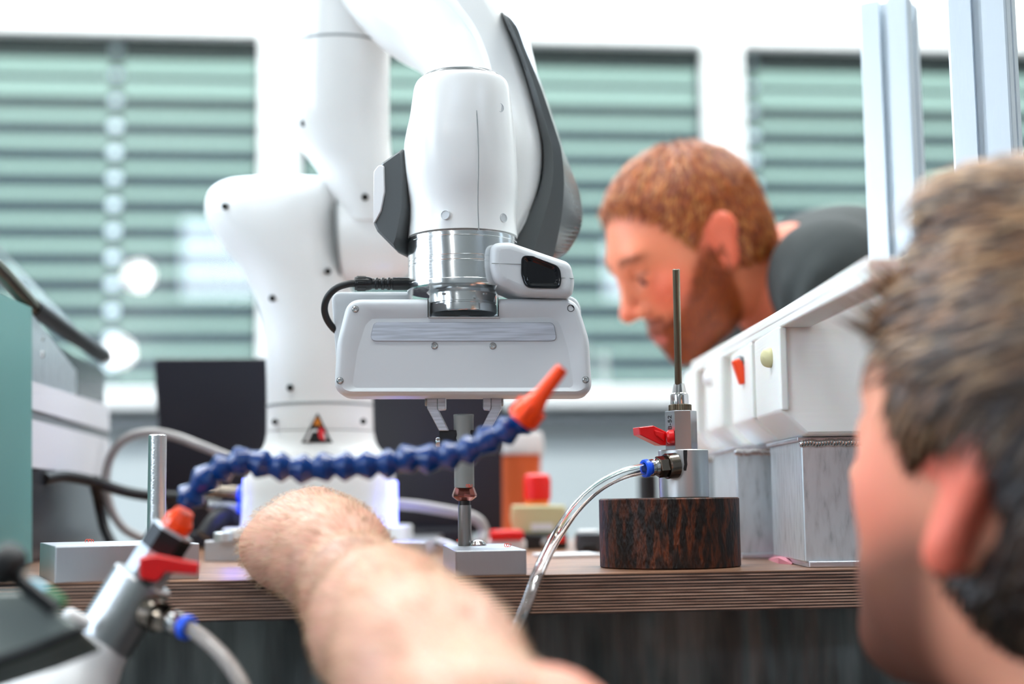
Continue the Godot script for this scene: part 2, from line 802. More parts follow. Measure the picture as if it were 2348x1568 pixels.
	mat("nickel", Color(0.50, 0.46, 0.42), 0.2, 1.0)
	mat("copper_coat", Color(0.50, 0.29, 0.26), 0.22, 0.9)
	m = mat("knurl", Color(0.40, 0.36, 0.30), 0.35, 1.0)
	m = mat("rust", Color(1, 1, 1), 0.55)
	m.albedo_texture = noise_tex(0.010, [[0.0, Color(0.055, 0.042, 0.035)], [0.42, Color(0.10, 0.065, 0.045)], [0.56, Color(0.24, 0.12, 0.06)], [0.72, Color(0.40, 0.19, 0.08)], [1.0, Color(0.16, 0.085, 0.05)]], 1024, FastNoiseLite.TYPE_SIMPLEX, 5, 21)
	tri_map(m, Vector3(10, 2.2, 10))
	m.normal_enabled = true
	m.normal_scale = 0.5
	m.normal_texture = noise_tex(0.08, [[0.0, Color.BLACK], [1.0, Color.WHITE]], 512, FastNoiseLite.TYPE_SIMPLEX, 4, 8, 3.0)
	m.metallic = 0.35
	# bench
	m = mat("bench_top", Color(1, 1, 1), 0.34)
	m.albedo_texture = noise_tex(0.008, [[0.1, Color(0.47, 0.33, 0.25)], [0.5, Color(0.60, 0.44, 0.34)], [0.9, Color(0.70, 0.54, 0.43)]], 512, FastNoiseLite.TYPE_SIMPLEX, 5, 31)
	tri_map(m, Vector3(2, 2, 14))
	m = mat("ply_dark", Color(1, 1, 1), 0.75)
	m.albedo_texture = noise_tex(0.01, [[0.1, Color(0.10, 0.06, 0.05)], [0.5, Color(0.19, 0.125, 0.10)], [0.9, Color(0.30, 0.20, 0.16)]], 512, FastNoiseLite.TYPE_SIMPLEX, 5, 41)
	tri_map(m, Vector3(3, 60, 3))
	m = mat("ply_light", Color(1, 1, 1), 0.7)
	m.albedo_texture = noise_tex(0.01, [[0.05, Color(0.50, 0.36, 0.29)], [0.4, Color(0.74, 0.58, 0.49)], [0.9, Color(0.86, 0.71, 0.62)]], 512, FastNoiseLite.TYPE_SIMPLEX, 5, 43)
	tri_map(m, Vector3(3, 60, 3))
	m = mat("dark_panel", Color(0.52, 0.54, 0.53), 0.34, 0.75)
	m.albedo_texture = noise_tex(0.01, [[0.15, grey(0.65)], [0.8, grey(1.0)]], 512, FastNoiseLite.TYPE_SIMPLEX, 5, 47)
	tri_map(m, Vector3(3, 0.4, 3))
	m.normal_enabled = true
	m.normal_scale = 0.3
	m.normal_texture = noise_tex(0.03, [[0.0, Color.BLACK], [1.0, Color.WHITE]], 256, FastNoiseLite.TYPE_SIMPLEX, 3, 49, 4.0)
	# plastics
	m = mat("printed_white", Color(0.94, 0.94, 0.925), 0.42)
	m.subsurf_scatter_enabled = true
	m.subsurf_scatter_strength = 0.15
	m.normal_enabled = true
	m.normal_scale = 0.16
	m.normal_texture = noise_tex(0.02, [[0.0, Color.BLACK], [1.0, Color.WHITE]], 256, FastNoiseLite.TYPE_SIMPLEX, 2, 51, 5.0)
	tri_map(m, Vector3(0.5, 60, 0.5))
	mat("grey_plastic", Color(0.56, 0.59, 0.58), 0.5)
	mat("orange_plastic", Color(1.0, 0.28, 0.02), 0.32)
	mat("blue_plastic", Color(0.0, 0.20, 0.46), 0.2)
	mat("collar_blue", Color(0.06, 0.36, 0.95), 0.3)
	mat("red_plastic", Color(0.86, 0.03, 0.05), 0.32)
	mat("estop_red", Color(0.95, 0.10, 0.04), 0.4)
	mat("estop_box", Color(0.78, 0.76, 0.58), 0.5)
	mat("estop_ring", Color(1.0, 0.50, 0.04), 0.5)
	mat("light_plastic", Color(0.90, 0.90, 0.90), 0.5)
	mat("laptop", Color(0.07, 0.068, 0.12), 0.42)
	mat("black_rubber", Color(0.03, 0.03, 0.035), 0.55)
	mat("grey_cable", Color(0.62, 0.60, 0.59), 0.5)
	mat("orange_tub", Color(0.90, 0.42, 0.20), 0.6)
	mat("pink_paper", Color(0.93, 0.60, 0.66), 0.8)
	mat("marker", Color(0.02, 0.02, 0.025), 0.5)
	mat("teal_paint", Color(0.40, 0.60, 0.58), 0.45)
	mat("pale_band", Color(0.86, 0.86, 0.88), 0.4)
	mat("grey_band", Color(0.50, 0.52, 0.53), 0.45)
	mat("case_grey", Color(0.44, 0.47, 0.45), 0.5)
	mat("machine_dark", Color(0.30, 0.31, 0.33), 0.22, 0.5)
	mat("sticker_black", Color(0.02, 0.025, 0.03), 0.5)
	mat("sticker_orange", Color(0.85, 0.50, 0.10), 0.5)
	mat("sticker_red", Color(0.90, 0.16, 0.20), 0.5)
	mat("sticker_white", Color(0.92, 0.92, 0.92), 0.5)
	mat("green_grip", Color(0.10, 0.42, 0.20), 0.4)
	mat("cyan_tip", Color(0.55, 0.80, 0.88), 0.3)
	m = mat("status_light", Color(0.75, 0.78, 1.0), 0.4)
	m.emission_enabled = true
	m.emission = Color(0.42, 0.46, 1.0)
	m.emission_energy_multiplier = 2.4
	m = mat("clear_tube", Color(1, 1, 1, 0.0), 0.03)
	m.refraction_enabled = true
	m.refraction_scale = 0.045
	m = mat("milky_tube", Color(0.93, 0.90, 0.88, 0.25), 0.12)
	m.refraction_enabled = true
	m.refraction_scale = 0.04
	m = mat("lid_glass", Color(0.85, 0.93, 0.93, 0.12), 0.05)
	m.transparency = BaseMaterial3D.TRANSPARENCY_ALPHA
	# people
	m = mat("skin", Color(1, 1, 1), 0.48)
	m.vertex_color_use_as_albedo = true
	m.subsurf_scatter_enabled = true
	m.subsurf_scatter_strength = 0.18
	m.normal_enabled = true
	m.normal_scale = 0.35
	m.normal_texture = noise_tex(0.06, [[0.0, Color.BLACK], [1.0, Color.WHITE]], 512, FastNoiseLite.TYPE_CELLULAR, 3, 61, 2.0)
	tri_map(m, Vector3(18, 18, 18))
	m = mat("hair", Color(1, 1, 1), 0.42)
	m.vertex_color_use_as_albedo = true
	m = mat("shirt", Color(0.205, 0.225, 0.225), 0.85)
	m.normal_enabled = true
	m.normal_scale = 0.3
	m.normal_texture = noise_tex(0.2, [[0.0, Color.BLACK], [1.0, Color.WHITE]], 256, FastNoiseLite.TYPE_SIMPLEX, 2, 67, 4.0)
	tri_map(m, Vector3(30, 30, 30))
	mat("trousers", Color(0.10, 0.11, 0.14), 0.85)
	mat("eye_white", Color(0.85, 0.83, 0.82), 0.2)
	mat("iris", Color(0.13, 0.16, 0.20), 0.15)

# ---------------------------------------------------------------- room
func L(x: float, y: float, z: float) -> Vector3:
	return room * Vector3(x, y, z)

func wall_spot(px: float, py: float, z: float) -> Vector3:   # that sight line on the plane z of the room's own axes
	var o := room.affine_inverse() * cam_xf.origin
	var r := room.affine_inverse().basis * (P(px, py, 1.0) - cam_xf.origin)
	return o + r * ((z - o.z) / r.z)

func mirror_spot(px: float, py: float, pane_z: float, z: float) -> Vector3:   # what a pane at pane_z shows there, on the plane z behind the camera
	var o := room.affine_inverse() * cam_xf.origin
	var q := wall_spot(px, py, pane_z)
	var r := (q - o).normalized()
	r.z = -r.z
	return q + r * ((z - pane_z) / r.z)

func rb(b: MB, lo: Vector3, hi: Vector3, r := 0.0, seg := 1) -> void:     # a box in the room's axes
	b.rbox(Transform3D(room.basis, room * ((lo + hi) / 2.0)), (hi - lo).abs(), r, seg)

const XL := -3.4
const XR := 3.8
const ZB := 3.2
const ZW := -4.1
const H := 3.7

func open_wall(called: String, along_x: bool, at: float, thick: float, u0: float, u1: float, holes: Array, m: Material) -> void:
	# a wall of real thickness with rectangular openings [u0, u1, y0, y1] side by side
	var b := MB.new()
	var add := func(a: float, c: float, y0: float, y1: float):
		if c - a < 0.001 or y1 - y0 < 0.001:
			return
		if along_x:
			rb(b, Vector3(a, y0, minf(at, at + thick)), Vector3(c, y1, maxf(at, at + thick)))
		else:
			rb(b, Vector3(minf(at, at + thick), y0, a), Vector3(maxf(at, at + thick), y1, c))
	var u := u0
	for h in holes:
		add.call(u, h[0], 0.0, H)
		add.call(h[0], h[1], 0.0, h[2])
		add.call(h[0], h[1], h[3], H)
		u = h[1]
	add.call(u, u1, 0.0, H)
	struct_(called, b, m)

func build_room() -> void:
	var b := MB.new()
	rb(b, Vector3(XL - 0.3, -0.2, ZW - 0.3), Vector3(XR + 0.3, 0.0, ZB + 0.3))
	struct_("floor", b, M.floor)
	b = MB.new()
	rb(b, Vector3(XL - 0.3, H, ZW - 0.3), Vector3(XR + 0.3, H + 0.2, ZB + 0.3))
	struct_("ceiling", b, M.white_wall)
	open_wall("wall_left", false, XL, -0.25, ZW - 0.25, ZB + 0.25, [[-3.0, -0.5, 1.0, 2.7], [0.4, 1.9, 1.2, 2.5]], M.side_wall)  # the rear opening is added as frontal fill light
	open_wall("wall_right", false, XR, 0.25, ZW - 0.25, ZB + 0.25, [], M.side_wall)
	# the back wall's high windows stand where the front panes mirror them
	var a := mirror_spot(408, 682, ZW - 0.05, ZB)
	var a2 := mirror_spot(640, 490, ZW - 0.05, ZB)
	var c := mirror_spot(1388, 686, ZW - 0.05, ZB)
	var c2 := mirror_spot(1832, 545, ZW - 0.05, ZB)
	for q in [[325, 640, 0.050, 1.6, "round wall lamp high on the back wall, the upper one"], [282, 812, 0.074, 0.6, "round wall lamp on the back wall, the lower one"]]:
		var p := mirror_spot(q[0], q[1], ZW - 0.05, ZB)
		var lt := thing("wall_lamp", q[4], "lamp", L(p.x, p.y, ZB), "wall lamps")
		var wb := MB.new()
		var wx := Transform3D(room.basis * Basis(Vector3.RIGHT, -PI / 2) * Basis.from_scale(Vector3(1.0, 1.0, q[3])), L(p.x, p.y, ZB))
		wb.lathe(wx, [[0.0, 0.0], [q[2] * 1.08, 0.0], [q[2] * 1.08, 0.03], [0.0, 0.03]], 40)
		obj("housing", wb, M.white_frame, lt)
		wb = MB.new()
		wb.lathe(wx, [[0.0, 0.028], [q[2], 0.028], [q[2], 0.04], [q[2] * 0.8, 0.055], [q[2] * 0.4, 0.062], [0.0, 0.063]], 40, 60.0)
		obj("globe", wb, M.globe, lt)
		var wl := OmniLight3D.new()
		wl.name = "wall_lamp_light"
		wl.light_energy = 0.15
		wl.light_size = 0.1
		wl.shadow_enabled = true
		wl.omni_range = 12.0
		add_child(wl)
		wl.position = L(p.x, p.y, ZB - 0.18)
	open_wall("wall_back", true, ZB, 0.25, XL - 0.25, XR + 0.25, [[a.x, a2.x, a.y, minf(a2.y, H - 0.05)], [c.x, c2.x, c.y, minf(c2.y, H - 0.05)]], M.side_wall)

func ceiling_lamps() -> void:
	var spots := [[-1.9, -3.3, "by the left window"], [0.0, -3.3, "by the middle window"], [1.9, -3.3, "by the right window"], [-1.3, -1.6, "above the machine"], [1.1, -1.6, "above the leaning person"], [-0.95, -0.3, "behind the milled block, left"], [0.85, -0.3, "behind the near head, right"]]
	for s in spots:
		var at := L(s[0], H - 0.06, s[1])
		var t := thing("ceiling_lamp", "flat white ceiling lamp panel over the workshop, " + s[2], "lamp", at, "ceiling lamps")
		var b := MB.new()
		b.rbox(Transform3D(room.basis, at + Vector3(0, 0.025, 0)), Vector3(1.3, 0.05, 0.36), 0.004)
		obj("housing", b, M.white_frame, t)
		b = MB.new()
		b.rbox(Transform3D(room.basis, at - Vector3(0, 0.003, 0)), Vector3(1.24, 0.006, 0.30), 0.002)
		obj("diffuser", b, M.lamp_face, t)
		var l := AreaLight3D.new()
		l.name = "panel_light"
		l.area_size = Vector2(1.24, 0.30)
		l.light_energy = 2.6 if s[1] < -1.0 else 1.3
		l.light_color = Color(0.97, 0.995, 1.0)
		l.shadow_enabled = true
		l.area_range = 12.0
		add_child(l)
		l.transform = Transform3D(room.basis * Basis(Vector3.RIGHT, -PI / 2), at - Vector3(0, 0.02, 0))

func build_windows() -> void:
	# one band of three windows over a parapet
	var top := wall_spot(1400, 99, ZW).y
	var sill := wall_spot(1250, 895, ZW).y
	var x1 := wall_spot(597, 300, ZW).x
	var x2 := wall_spot(685, 300, ZW).x
	var x3 := wall_spot(1618, 300, ZW).x
	var x4 := wall_spot(1704, 300, ZW).x
	var wide := x3 - x2
	var x0 := x1 - wide
	var x5 := x4 + wide
	var y2 := top + 0.085
	var y3 := 2.95
	open_wall("wall_front", true, ZW, -0.25, XL - 0.25, XR + 0.25, [[x0 - 0.07, x5 + 0.07, sill - 0.02, y3 + 0.07]], M.white_wall)
	var b := MB.new()
	rb(b, Vector3(x0 - 0.3, 0.0, ZW), Vector3(x5 + 0.3, sill - 0.075, ZW + 0.03))
	struct_("wall_panel", b, M.grey_wall)
	b = MB.new()
	rb(b, Vector3(x0 - 0.1, sill - 0.055, ZW - 0.03), Vector3(x5 + 0.1, sill, ZW + 0.16), 0.004)
	struct_("trim_1", b, M.white_frame)
	b = MB.new()
	rb(b, Vector3(x0 - 0.1, sill - 0.12, ZW + 0.03), Vector3(x5 + 0.1, sill - 0.07, ZW + 0.10), 0.004)
	struct_("shade_trim_2", b, M.grey_band)  # grey strip standing in for the shade under the sill
	b = MB.new()
	rb(b, Vector3(-9.0, -0.5, ZW - 8.3), Vector3(10.0, 5.2, ZW - 8.0))
	struct_("exterior_wall", b, M.outside_wall)
	var xs := [[x0, x1], [x2, x3], [x4, x5]]
	for k in 3:
		var a: float = xs[k][0]
		var c: float = xs[k][1]
		# frame: mullions, transom, head; a dark gasket runs round the pane
		b = MB.new()
		var f0 := a - (0.07 if k == 0 else (x2 - x1 if k == 1 else x4 - x3) / 2.0)
		var f1 := c + (0.07 if k == 2 else (x2 - x1 if k == 0 else x4 - x3) / 2.0)
		rb(b, Vector3(f0, sill - 0.02, ZW - 0.09), Vector3(a, y3 + 0.07, ZW + 0.015), 0.0)
		rb(b, Vector3(c, sill - 0.02, ZW - 0.09), Vector3(f1, y3 + 0.07, ZW + 0.015), 0.0)
		rb(b, Vector3(a, top, ZW - 0.09), Vector3(c, y2, ZW + 0.012), 0.0)
		rb(b, Vector3(a, y3, ZW - 0.09), Vector3(c, y3 + 0.07, ZW + 0.012), 0.0)
		rb(b, Vector3(a, sill - 0.02, ZW - 0.09), Vector3(c, sill + 0.005, ZW + 0.012), 0.0)
		var w := struct_("window_%d" % (k + 1), b, M.white_frame)
		b = MB.new()
		var g := 0.012
		for q in [[a, sill, a + g, top], [c - g, sill, c, top], [a, top - g, c, top], [a, sill, c, sill + g]]:
			rb(b, Vector3(q[0], q[1], ZW - 0.06), Vector3(q[2], q[3], ZW - 0.035))
		obj("gasket", b, M.gasket, w)
		b = MB.new()
		rb(b, Vector3(a, sill, ZW - 0.055), Vector3(c, top, ZW - 0.05))
		obj("pane", b, M.pane, w)
		b = MB.new()
		rb(b, Vector3(a, y2, ZW - 0.055), Vector3(c, y3, ZW - 0.05))
		obj("pane", b, M.pane if k != 2 else M.white_frame, w)
		window_blind(k, a, c, sill, top)
	# two tubes on the sill
	for q in [[1342, 1.0], [1386, 0.85]]:
		var p := wall_spot(q[0], 900, ZW + 0.08)
		b = MB.new()
		b.lathe(Transform3D(room.basis, room * Vector3(p.x, sill, p.z)), [[0.0, 0.0], [0.013, 0.0], [0.013, 0.118 * q[1]], [0.010, 0.125 * q[1]], [0.0, 0.126 * q[1]]], 20)
		tag(obj("tube", b, M.grey_plastic), ["thin grey tube standing on the windowsill, the taller of the two" if q[1] == 1.0 else "thin grey tube standing on the windowsill, the shorter of the two"][0], "tube")

func window_blind(k: int, a: float, c: float, sill: float, top: float) -> void:
	var zc := ZW - 0.15
	var pitch := 0.0785
	var words: String = ["left", "middle", "right"][k]
	var t := thing("venetian_blind", "teal grey outside slatted blind behind the " + words + " window pane", "blind", L((a + c) / 2, sill, zc), "window blinds")
	# cord places: seen on two of the windows
	var cord := -99.0
	if k == 0:
		cord = wall_spot(268, 470, zc).x
	elif k == 2:
		cord = wall_spot(1713, 230, zc).x
	# one slat: a thin bowed strip, its outer edge raised
	var x0 := a - 0.03
	var x1 := c + 0.03
	var tilt := deg_to_rad(50.0)
	var n := 10
	var b := MB.new()
	var r0 := PackedVector3Array()
	var r1 := PackedVector3Array()
	for side in 2:
		for i in n + 1:
			var u := (float(i if side == 0 else n - i) / n - 0.5) * 0.080
			var bow := 0.007 * (1.0 - pow(u / 0.040, 2.0)) + 0.0009 * side
			var q := Vector3(0, u * sin(tilt) + bow * cos(tilt), -u * cos(tilt) + bow * sin(tilt))
			r0.append(room.basis * (q + Vector3(x0 - (a + c) / 2, 0, 0)))
			r1.append(room.basis * (q + Vector3(x1 - (a + c) / 2, 0, 0)))
	b.loops([r0, r1], true, 40.0)
	var slat := b.done()
	b = MB.new()
	b.lathe(Transform3D(room.basis * Basis(Vector3.RIGHT, PI / 2), Vector3.ZERO), [[0.0, -0.004], [0.0165, -0.004], [0.018, 0.0], [0.016, 0.003], [0.0, 0.005]], 24, 60.0)
	var clip := b.done()  # pale discs that stand in for out-of-focus glints along the cord
	var y := top - 0.012
	var rows := 0
	while y > sill - 0.04:
		put("slat", slat, M.slat, t, Transform3D(Basis(room.basis.x, -0.85 if rows == 1 else rng.randf_range(-0.04, 0.04)), L((a + c) / 2, y, zc)))
		if cord > -9.0:
			put("glint_disc", clip, M.glint_disc, t, Transform3D(Basis(room.basis.x, -0.42), L(cord, y - 0.004, zc + 0.052)))
		y -= pitch
		rows += 1
	b = MB.new()
	rb(b, Vector3(x0, top + 0.015, zc - 0.06), Vector3(x1, top + 0.11, zc + 0.06), 0.004)
	obj("head_rail", b, M.cord, t)
	if cord > -9.0:
		b = MB.new()
		rb(b, Vector3(cord - 0.015, sill - 0.04, zc + 0.043), Vector3(cord + 0.015, top + 0.02, zc + 0.044))
		obj("ladder_tape", b, M.cord, t)

func workbench() -> void:
	var front := T(1000, 1322)
	var loc := room.affine_inverse() * front
	var z1 := loc.z
	var z0 := z1 - 0.85
	var xa := -1.05
	var xb := 0.98
	var t := thing("workbench", "plywood-topped workbench with a dark metal front panel below", "workbench", L((xa + xb) / 2, 0, (z0 + z1) / 2))
	var b := MB.new()
	rb(b, Vector3(xa, TABLE_Y - 0.0008, z0), Vector3(xb, TABLE_Y, z1 - 0.0003))
	var top := obj("tabletop", b, M.bench_top, t)
	var y := TABLE_Y - 0.0008
	var k := 0
	while y > TABLE_Y - 0.0268:
		var th := 0.00125 if k % 2 == 0 else 0.00085
		if k in [4, 9, 13]:
			th *= 1.25
		b = MB.new()
		rb(b, Vector3(xa, y - th, z0), Vector3(xb, y, z1 - rng.randf() * 0.0004))
		obj("ply", b, M.ply_dark if k % 2 == 0 else M.ply_light, top)
		y -= th
		k += 1
	b = MB.new()
	rb(b, Vector3(xa + 0.05, 0.12, z1 - 0.10), Vector3(xb - 0.05, TABLE_Y - 0.027, z1 - 0.08), 0.002)
	obj("front_panel", b, M.dark_panel, t)
	for s in [[xa + 0.06, z0 + 0.06], [xb - 0.06, z0 + 0.06], [xa + 0.06, z1 - 0.15], [xb - 0.06, z1 - 0.15]]:
		b = MB.new()
		rb(b, Vector3(s[0] - 0.03, 0.0, s[1] - 0.03), Vector3(s[0] + 0.03, TABLE_Y - 0.027, s[1] + 0.03), 0.003)
		obj("leg", b, M.dark_panel, t)

# ---------------------------------------------------------------- robot
func dot(b: MB, x: float, y: float, d: float, r: float, depth := 0.003) -> void:      # a round thing facing the camera
	b.lathe(Transform3D(look(cam_xf.origin - P(x, y, d)), P(x, y, d)), [[0.0, -depth], [r, -depth], [r, 0.0], [r * 0.5, 0.0004], [0.0, 0.0004]], 20)

func robot() -> void:
	var t := thing("robot_arm", "white jointed robot arm holding a wide gripper over the bench", "robot", T(735, 1262))
	var b := MB.new()
	# base with its lights
	var D := 1.45
	rows_loft(b, smooth_rows([[992, 613, 857, D, 0.056, 2.1], [1020, 608, 864, D, 0.058, 2.2], [1045, 594, 882, D, 0.063, 2.5], [1070, 580, 896, D, 0.068, 3.0], [1100, 571, 903, D, 0.072, 3.4], [1160, 566, 904, D, 0.074, 3.6], [1236, 561, 902, D, 0.076, 3.6]], 4))
	var base := obj("base", b, M.shell, t)
	b = MB.new()
	rows_loft(b, [[1206, 534, 938, D, 0.085, 5.0], [1210, 530, 941, D, 0.087, 5.0], [1240, 529, 942, D, 0.088, 5.0]])
	obj("foot", b, M.shell, base)
	for x in [[569, 1096, 564, 1200], [900, 1102, 901, 1208]]:
		b = MB.new()
		var p0 := P(x[0], x[1], D - 0.035)
		var p1 := P(x[2], x[3], D - 0.035)
		b.tube(curve([p0, p0.lerp(p1, 0.08), p0.lerp(p1, 0.5), p0.lerp(p1, 0.92), p1], 4), [0.002, 0.0042, 0.0048, 0.005, 0.005, 0.005, 0.005, 0.005, 0.005, 0.005, 0.005, 0.005, 0.005, 0.0048, 0.0042, 0.003, 0.002], 12)
		obj("status_light", b, M.status_light, base)
		var l := OmniLight3D.new()
		l.name = "status_glow"
		l.light_color = Color(0.25, 0.3, 1.0)
		l.light_energy = 0.0006
		l.light_size = 0.01
		l.shadow_enabled = true
		l.omni_range = 3.0
		add_child(l)
		l.position = p0.lerp(p1, 0.5) + Vector3(-0.012 if x[0] < 700 else 0.012, 0, 0.012)
	b = MB.new()
	dot(b, 862, 1219, D - 0.0865, 0.0036)
	dot(b, 833, 966, D - 0.045, 0.003)
	dot(b, 630, 967, D - 0.045, 0.003)
	obj("screw_hole", b, M.screw_hole, base)
	warning_sticker(base, D)
	# column and shoulder
	b = MB.new()
	rows_loft(b, smooth_rows([[990, 613, 856, D, 0.056, 2.1], [930, 613, 855, D, 0.055, 2.0], [860, 612, 852, D, 0.055, 2.0], [780, 608, 842, D, 0.055, 2.0], [720, 599, 826, D, 0.056, 2.0], [660, 577, 806, D, 0.058, 2.1], [610, 548, 795, D, 0.061, 2.2], [570, 515, 790, D, 0.063, 2.3], [530, 490, 788, D, 0.064, 2.5], [490, 477, 788, D, 0.062, 2.7], [455, 480, 786, D, 0.055, 2.7], [432, 496, 780, D, 0.043, 2.7], [416, 520, 768, D, 0.026, 2.6], [410, 545, 750, D, 0.012, 2.4]], 4))
	var col := obj("column", b, M.shell, t)
	b = MB.new()
	rows_loft(b, [[934, 611.5, 856, D, 0.0557, 2.0], [929, 611.5, 856, D, 0.0557, 2.0]])
	obj("seam", b, M.seam, col)
	for q in [[515, 473, 1.39], [624, 684, 1.40], [665, 889, 1.397], [752, 622, 1.40]]:
		b = MB.new()
		dot(b, q[0], q[1], q[2], 0.0033)
		obj("screw_hole", b, M.screw_hole, col)
	# the next joint: a drum lying beside the shoulder
	b = MB.new()
	var dx := P(786, 535, D)
	var dxf := Transform3D(look(Vector3(1, 0.02, 0.0)), dx)
	b.lathe(dxf, [[0.0, 0.0], [0.050, 0.0], [0.0525, 0.003], [0.0525, 0.045], [0.048, 0.062], [0.036, 0.074], [0.02, 0.08], [0.0, 0.081]], 56)
	var drum := obj("shoulder_joint", b, M.shell, t)
	b = MB.new()
	b.lathe(Transform3D(dxf.basis, dx - Vector3(0.0015, 0, 0)), [[0.0, 0.0], [0.0535, 0.0], [0.0535, 0.0015], [0.0, 0.0015]], 56)
	obj("seam", b, M.seam, drum)
	# upper arm
	b = MB.new()
	rows_loft(b, smooth_rows([[520, 790, 915, 1.43, 0.038, 2.0], [470, 765, 915, 1.43, 0.042, 2.0], [430, 745, 912, 1.43, 0.045, 2.0], [390, 727, 905, 1.43, 0.047, 2.0], [350, 696, 897, 1.43, 0.049, 2.1], [310, 672, 894, 1.43, 0.05, 2.1], [270, 661, 893, 1.43, 0.051, 2.1], [210, 660, 893, 1.43, 0.051, 2.1], [118, 666, 894, 1.43, 0.051, 2.1]], 4))
	var up := obj("upper_arm", b, M.shell, t)
	for q in [[711, 135], [697, 283], [837, 452]]:
		b = MB.new()
		dot(b, q[0], q[1], 1.391 if q[0] < 800 else 1.386, 0.0034)
		obj("screw_hole", b, M.screw_hole, up)
	b = MB.new()
	rows_loft(b, smooth_rows([[115, 667, 894, 1.43, 0.0505, 2.1], [60, 671, 890, 1.43, 0.05, 2.1], [0, 676, 884, 1.43, 0.05, 2.1], [-80, 682, 876, 1.43, 0.05, 2.1], [-150, 700, 860, 1.42, 0.045, 2.1], [-200, 740, 830, 1.42, 0.025, 2.1]], 4))
	var el := obj("elbow", b, M.shell, t)
	b = MB.new()
	rows_loft(b, [[119, 665.5, 895, 1.43, 0.0514, 2.1], [114, 665.5, 895, 1.43, 0.0514, 2.1]])
	obj("seam", b, M.seam, el)
	b = MB.new()
	dot(b, 703, 62, 1.392, 0.0034)
	obj("screw_hole", b, M.screw_hole, el)
	# forearm: a bent tube that sinks behind the wrist, and the flat housing along its far side
	b = MB.new()
	var path := [[840, -170, 1.40, 0.056], [905, -75, 1.37, 0.061], [980, 0, 1.33, 0.062], [1050, 62, 1.29, 0.054], [1106, 152, 1.25, 0.046], [1140, 280, 1.225, 0.040], [1150, 400, 1.21, 0.036], [1150, 500, 1.205, 0.032], [1150, 560, 1.205, 0.022]]
	var pts := PackedVector3Array()
	var rad := PackedFloat32Array()
	for r in smooth_rows(path, 5):
		pts.append(P(r[0], r[1], r[2]))
		rad.append(r[3])
	b.tube(pts, rad, 40)
	var fore := obj("forearm", b, M.shell, t)
	b = MB.new()
	var rows := []
	for r in smooth_rows([[-120, 900, 1050, 1.20, 1.30], [-60, 960, 1105, 1.20, 1.30], [0, 1010, 1138, 1.195, 1.295], [60, 1060, 1164, 1.19, 1.29], [130, 1090, 1193, 1.185, 1.28], [220, 1105, 1222, 1.18, 1.27], [310, 1110, 1243, 1.175, 1.26], [380, 1110, 1246, 1.175, 1.255], [450, 1110, 1232, 1.175, 1.25], [510, 1110, 1205, 1.175, 1.245], [570, 1110, 1172, 1.175, 1.24]], 4):
		var row := PackedVector3Array()
		var rim: float = (r[2] - r[1]) * 0.28
		for q in [[r[1], 0.7], [r[1] + rim * 0.3, 0.25], [r[1] + rim, 0.0], [r[2] - rim * 0.9, 0.0], [r[2] - rim * 0.25, 0.06], [r[2], 0.22], [r[2], 0.8], [r[2] - rim, 1.0], [r[1] + rim, 1.0]]:
			row.append(P(q[0], r[0], lerpf(r[3], r[4], q[1])))
		rows.append(row)
	b.grid(rows, true, true, 70.0)
	obj("forearm_housing", b, M.shell, fore)
	b = MB.new()
	rows = []
	for r in smooth_rows([[28, 1150, 1156, 1160], [60, 1163, 1184, 1188], [110, 1184, 1203, 1207], [200, 1214, 1240, 1244], [310, 1241, 1277, 1281], [345, 1246, 1287, 1292], [400, 1244, 1293, 1314], [450, 1230, 1292, 1330], [500, 1206, 1287, 1335], [540, 1188, 1280, 1325], [575, 1176, 1272, 1303], [592, 1168, 1267, 1280]], 4):
		var row := PackedVector3Array()
		for q in [[r[1], 1.183], [r[1] + (r[2] - r[1]) * 0.5, 1.174], [r[2], 1.177], [r[3], 1.215], [r[3], 1.27], [r[1], 1.27]]:
			row.append(P(q[0], r[0], q[1]))
		rows.append(row)
	b.grid(rows, true, true, 24.0)
	obj("side_cover", b, M.dark_cover, fore)
	# wrist
	b = MB.new()
	var K := 1.13
	rows_loft(b, smooth_rows([[190, 974, 1146, K, 0.034, 2.3], [193, 960, 1160, K, 0.0385, 2.4], [206, 951, 1168, K, 0.041, 2.4], [235, 946, 1172, K, 0.043, 2.4], [275, 940, 1177, K, 0.045, 2.3], [310, 932, 1180, K, 0.046, 2.3], [345, 927, 1183, K, 0.047, 2.2], [400, 929, 1186, K, 0.047, 2.1], [440, 934, 1187, K, 0.046, 2.0], [475, 939, 1184, K, 0.044, 2.0], [505, 939, 1183, K, 0.0432, 2.0], [530, 937, 1185, K, 0.0434, 2.0], [546, 936, 1187, K, 0.0436, 2.0]], 4))
	var wr := obj("wrist", b, M.shell, t)
	b = MB.new()
	var sp := PackedVector3Array()
	for r in smooth_rows([[195, 1089, 1.0916], [206, 1089, 1.0896], [230, 1091, 1.0882], [270, 1094, 1.0858], [310, 1096, 1.0847], [345, 1097, 1.0838], [400, 1097, 1.0838], [440, 1096, 1.0848], [475, 1096, 1.0868], [505, 1097, 1.0878], [528, 1098, 1.0876]], 3):
		sp.append(P(r[1], r[0], r[2]))
	b.tube(sp, 0.0004, 6)
	obj("seam", b, M.seam, wr)
	for q in [[1148, 246, 1.0975], [1020, 492, 1.0865], [1156, 499, 1.1015]]:
		b = MB.new()
		var at := P(q[0], q[1], q[2])
		b.lathe(Transform3D(look(Vector3((q[0] - 1061) / 125.0, 0.05, 0.85)), at), [[0.0, -0.004], [0.0036, -0.004], [0.0036, -0.0004], [0.0033, -0.0003], [0.0030, -0.0007], [0.0, -0.0007]], 20)
		obj("screw_cap", b, M.dimple, wr)
	b = MB.new()
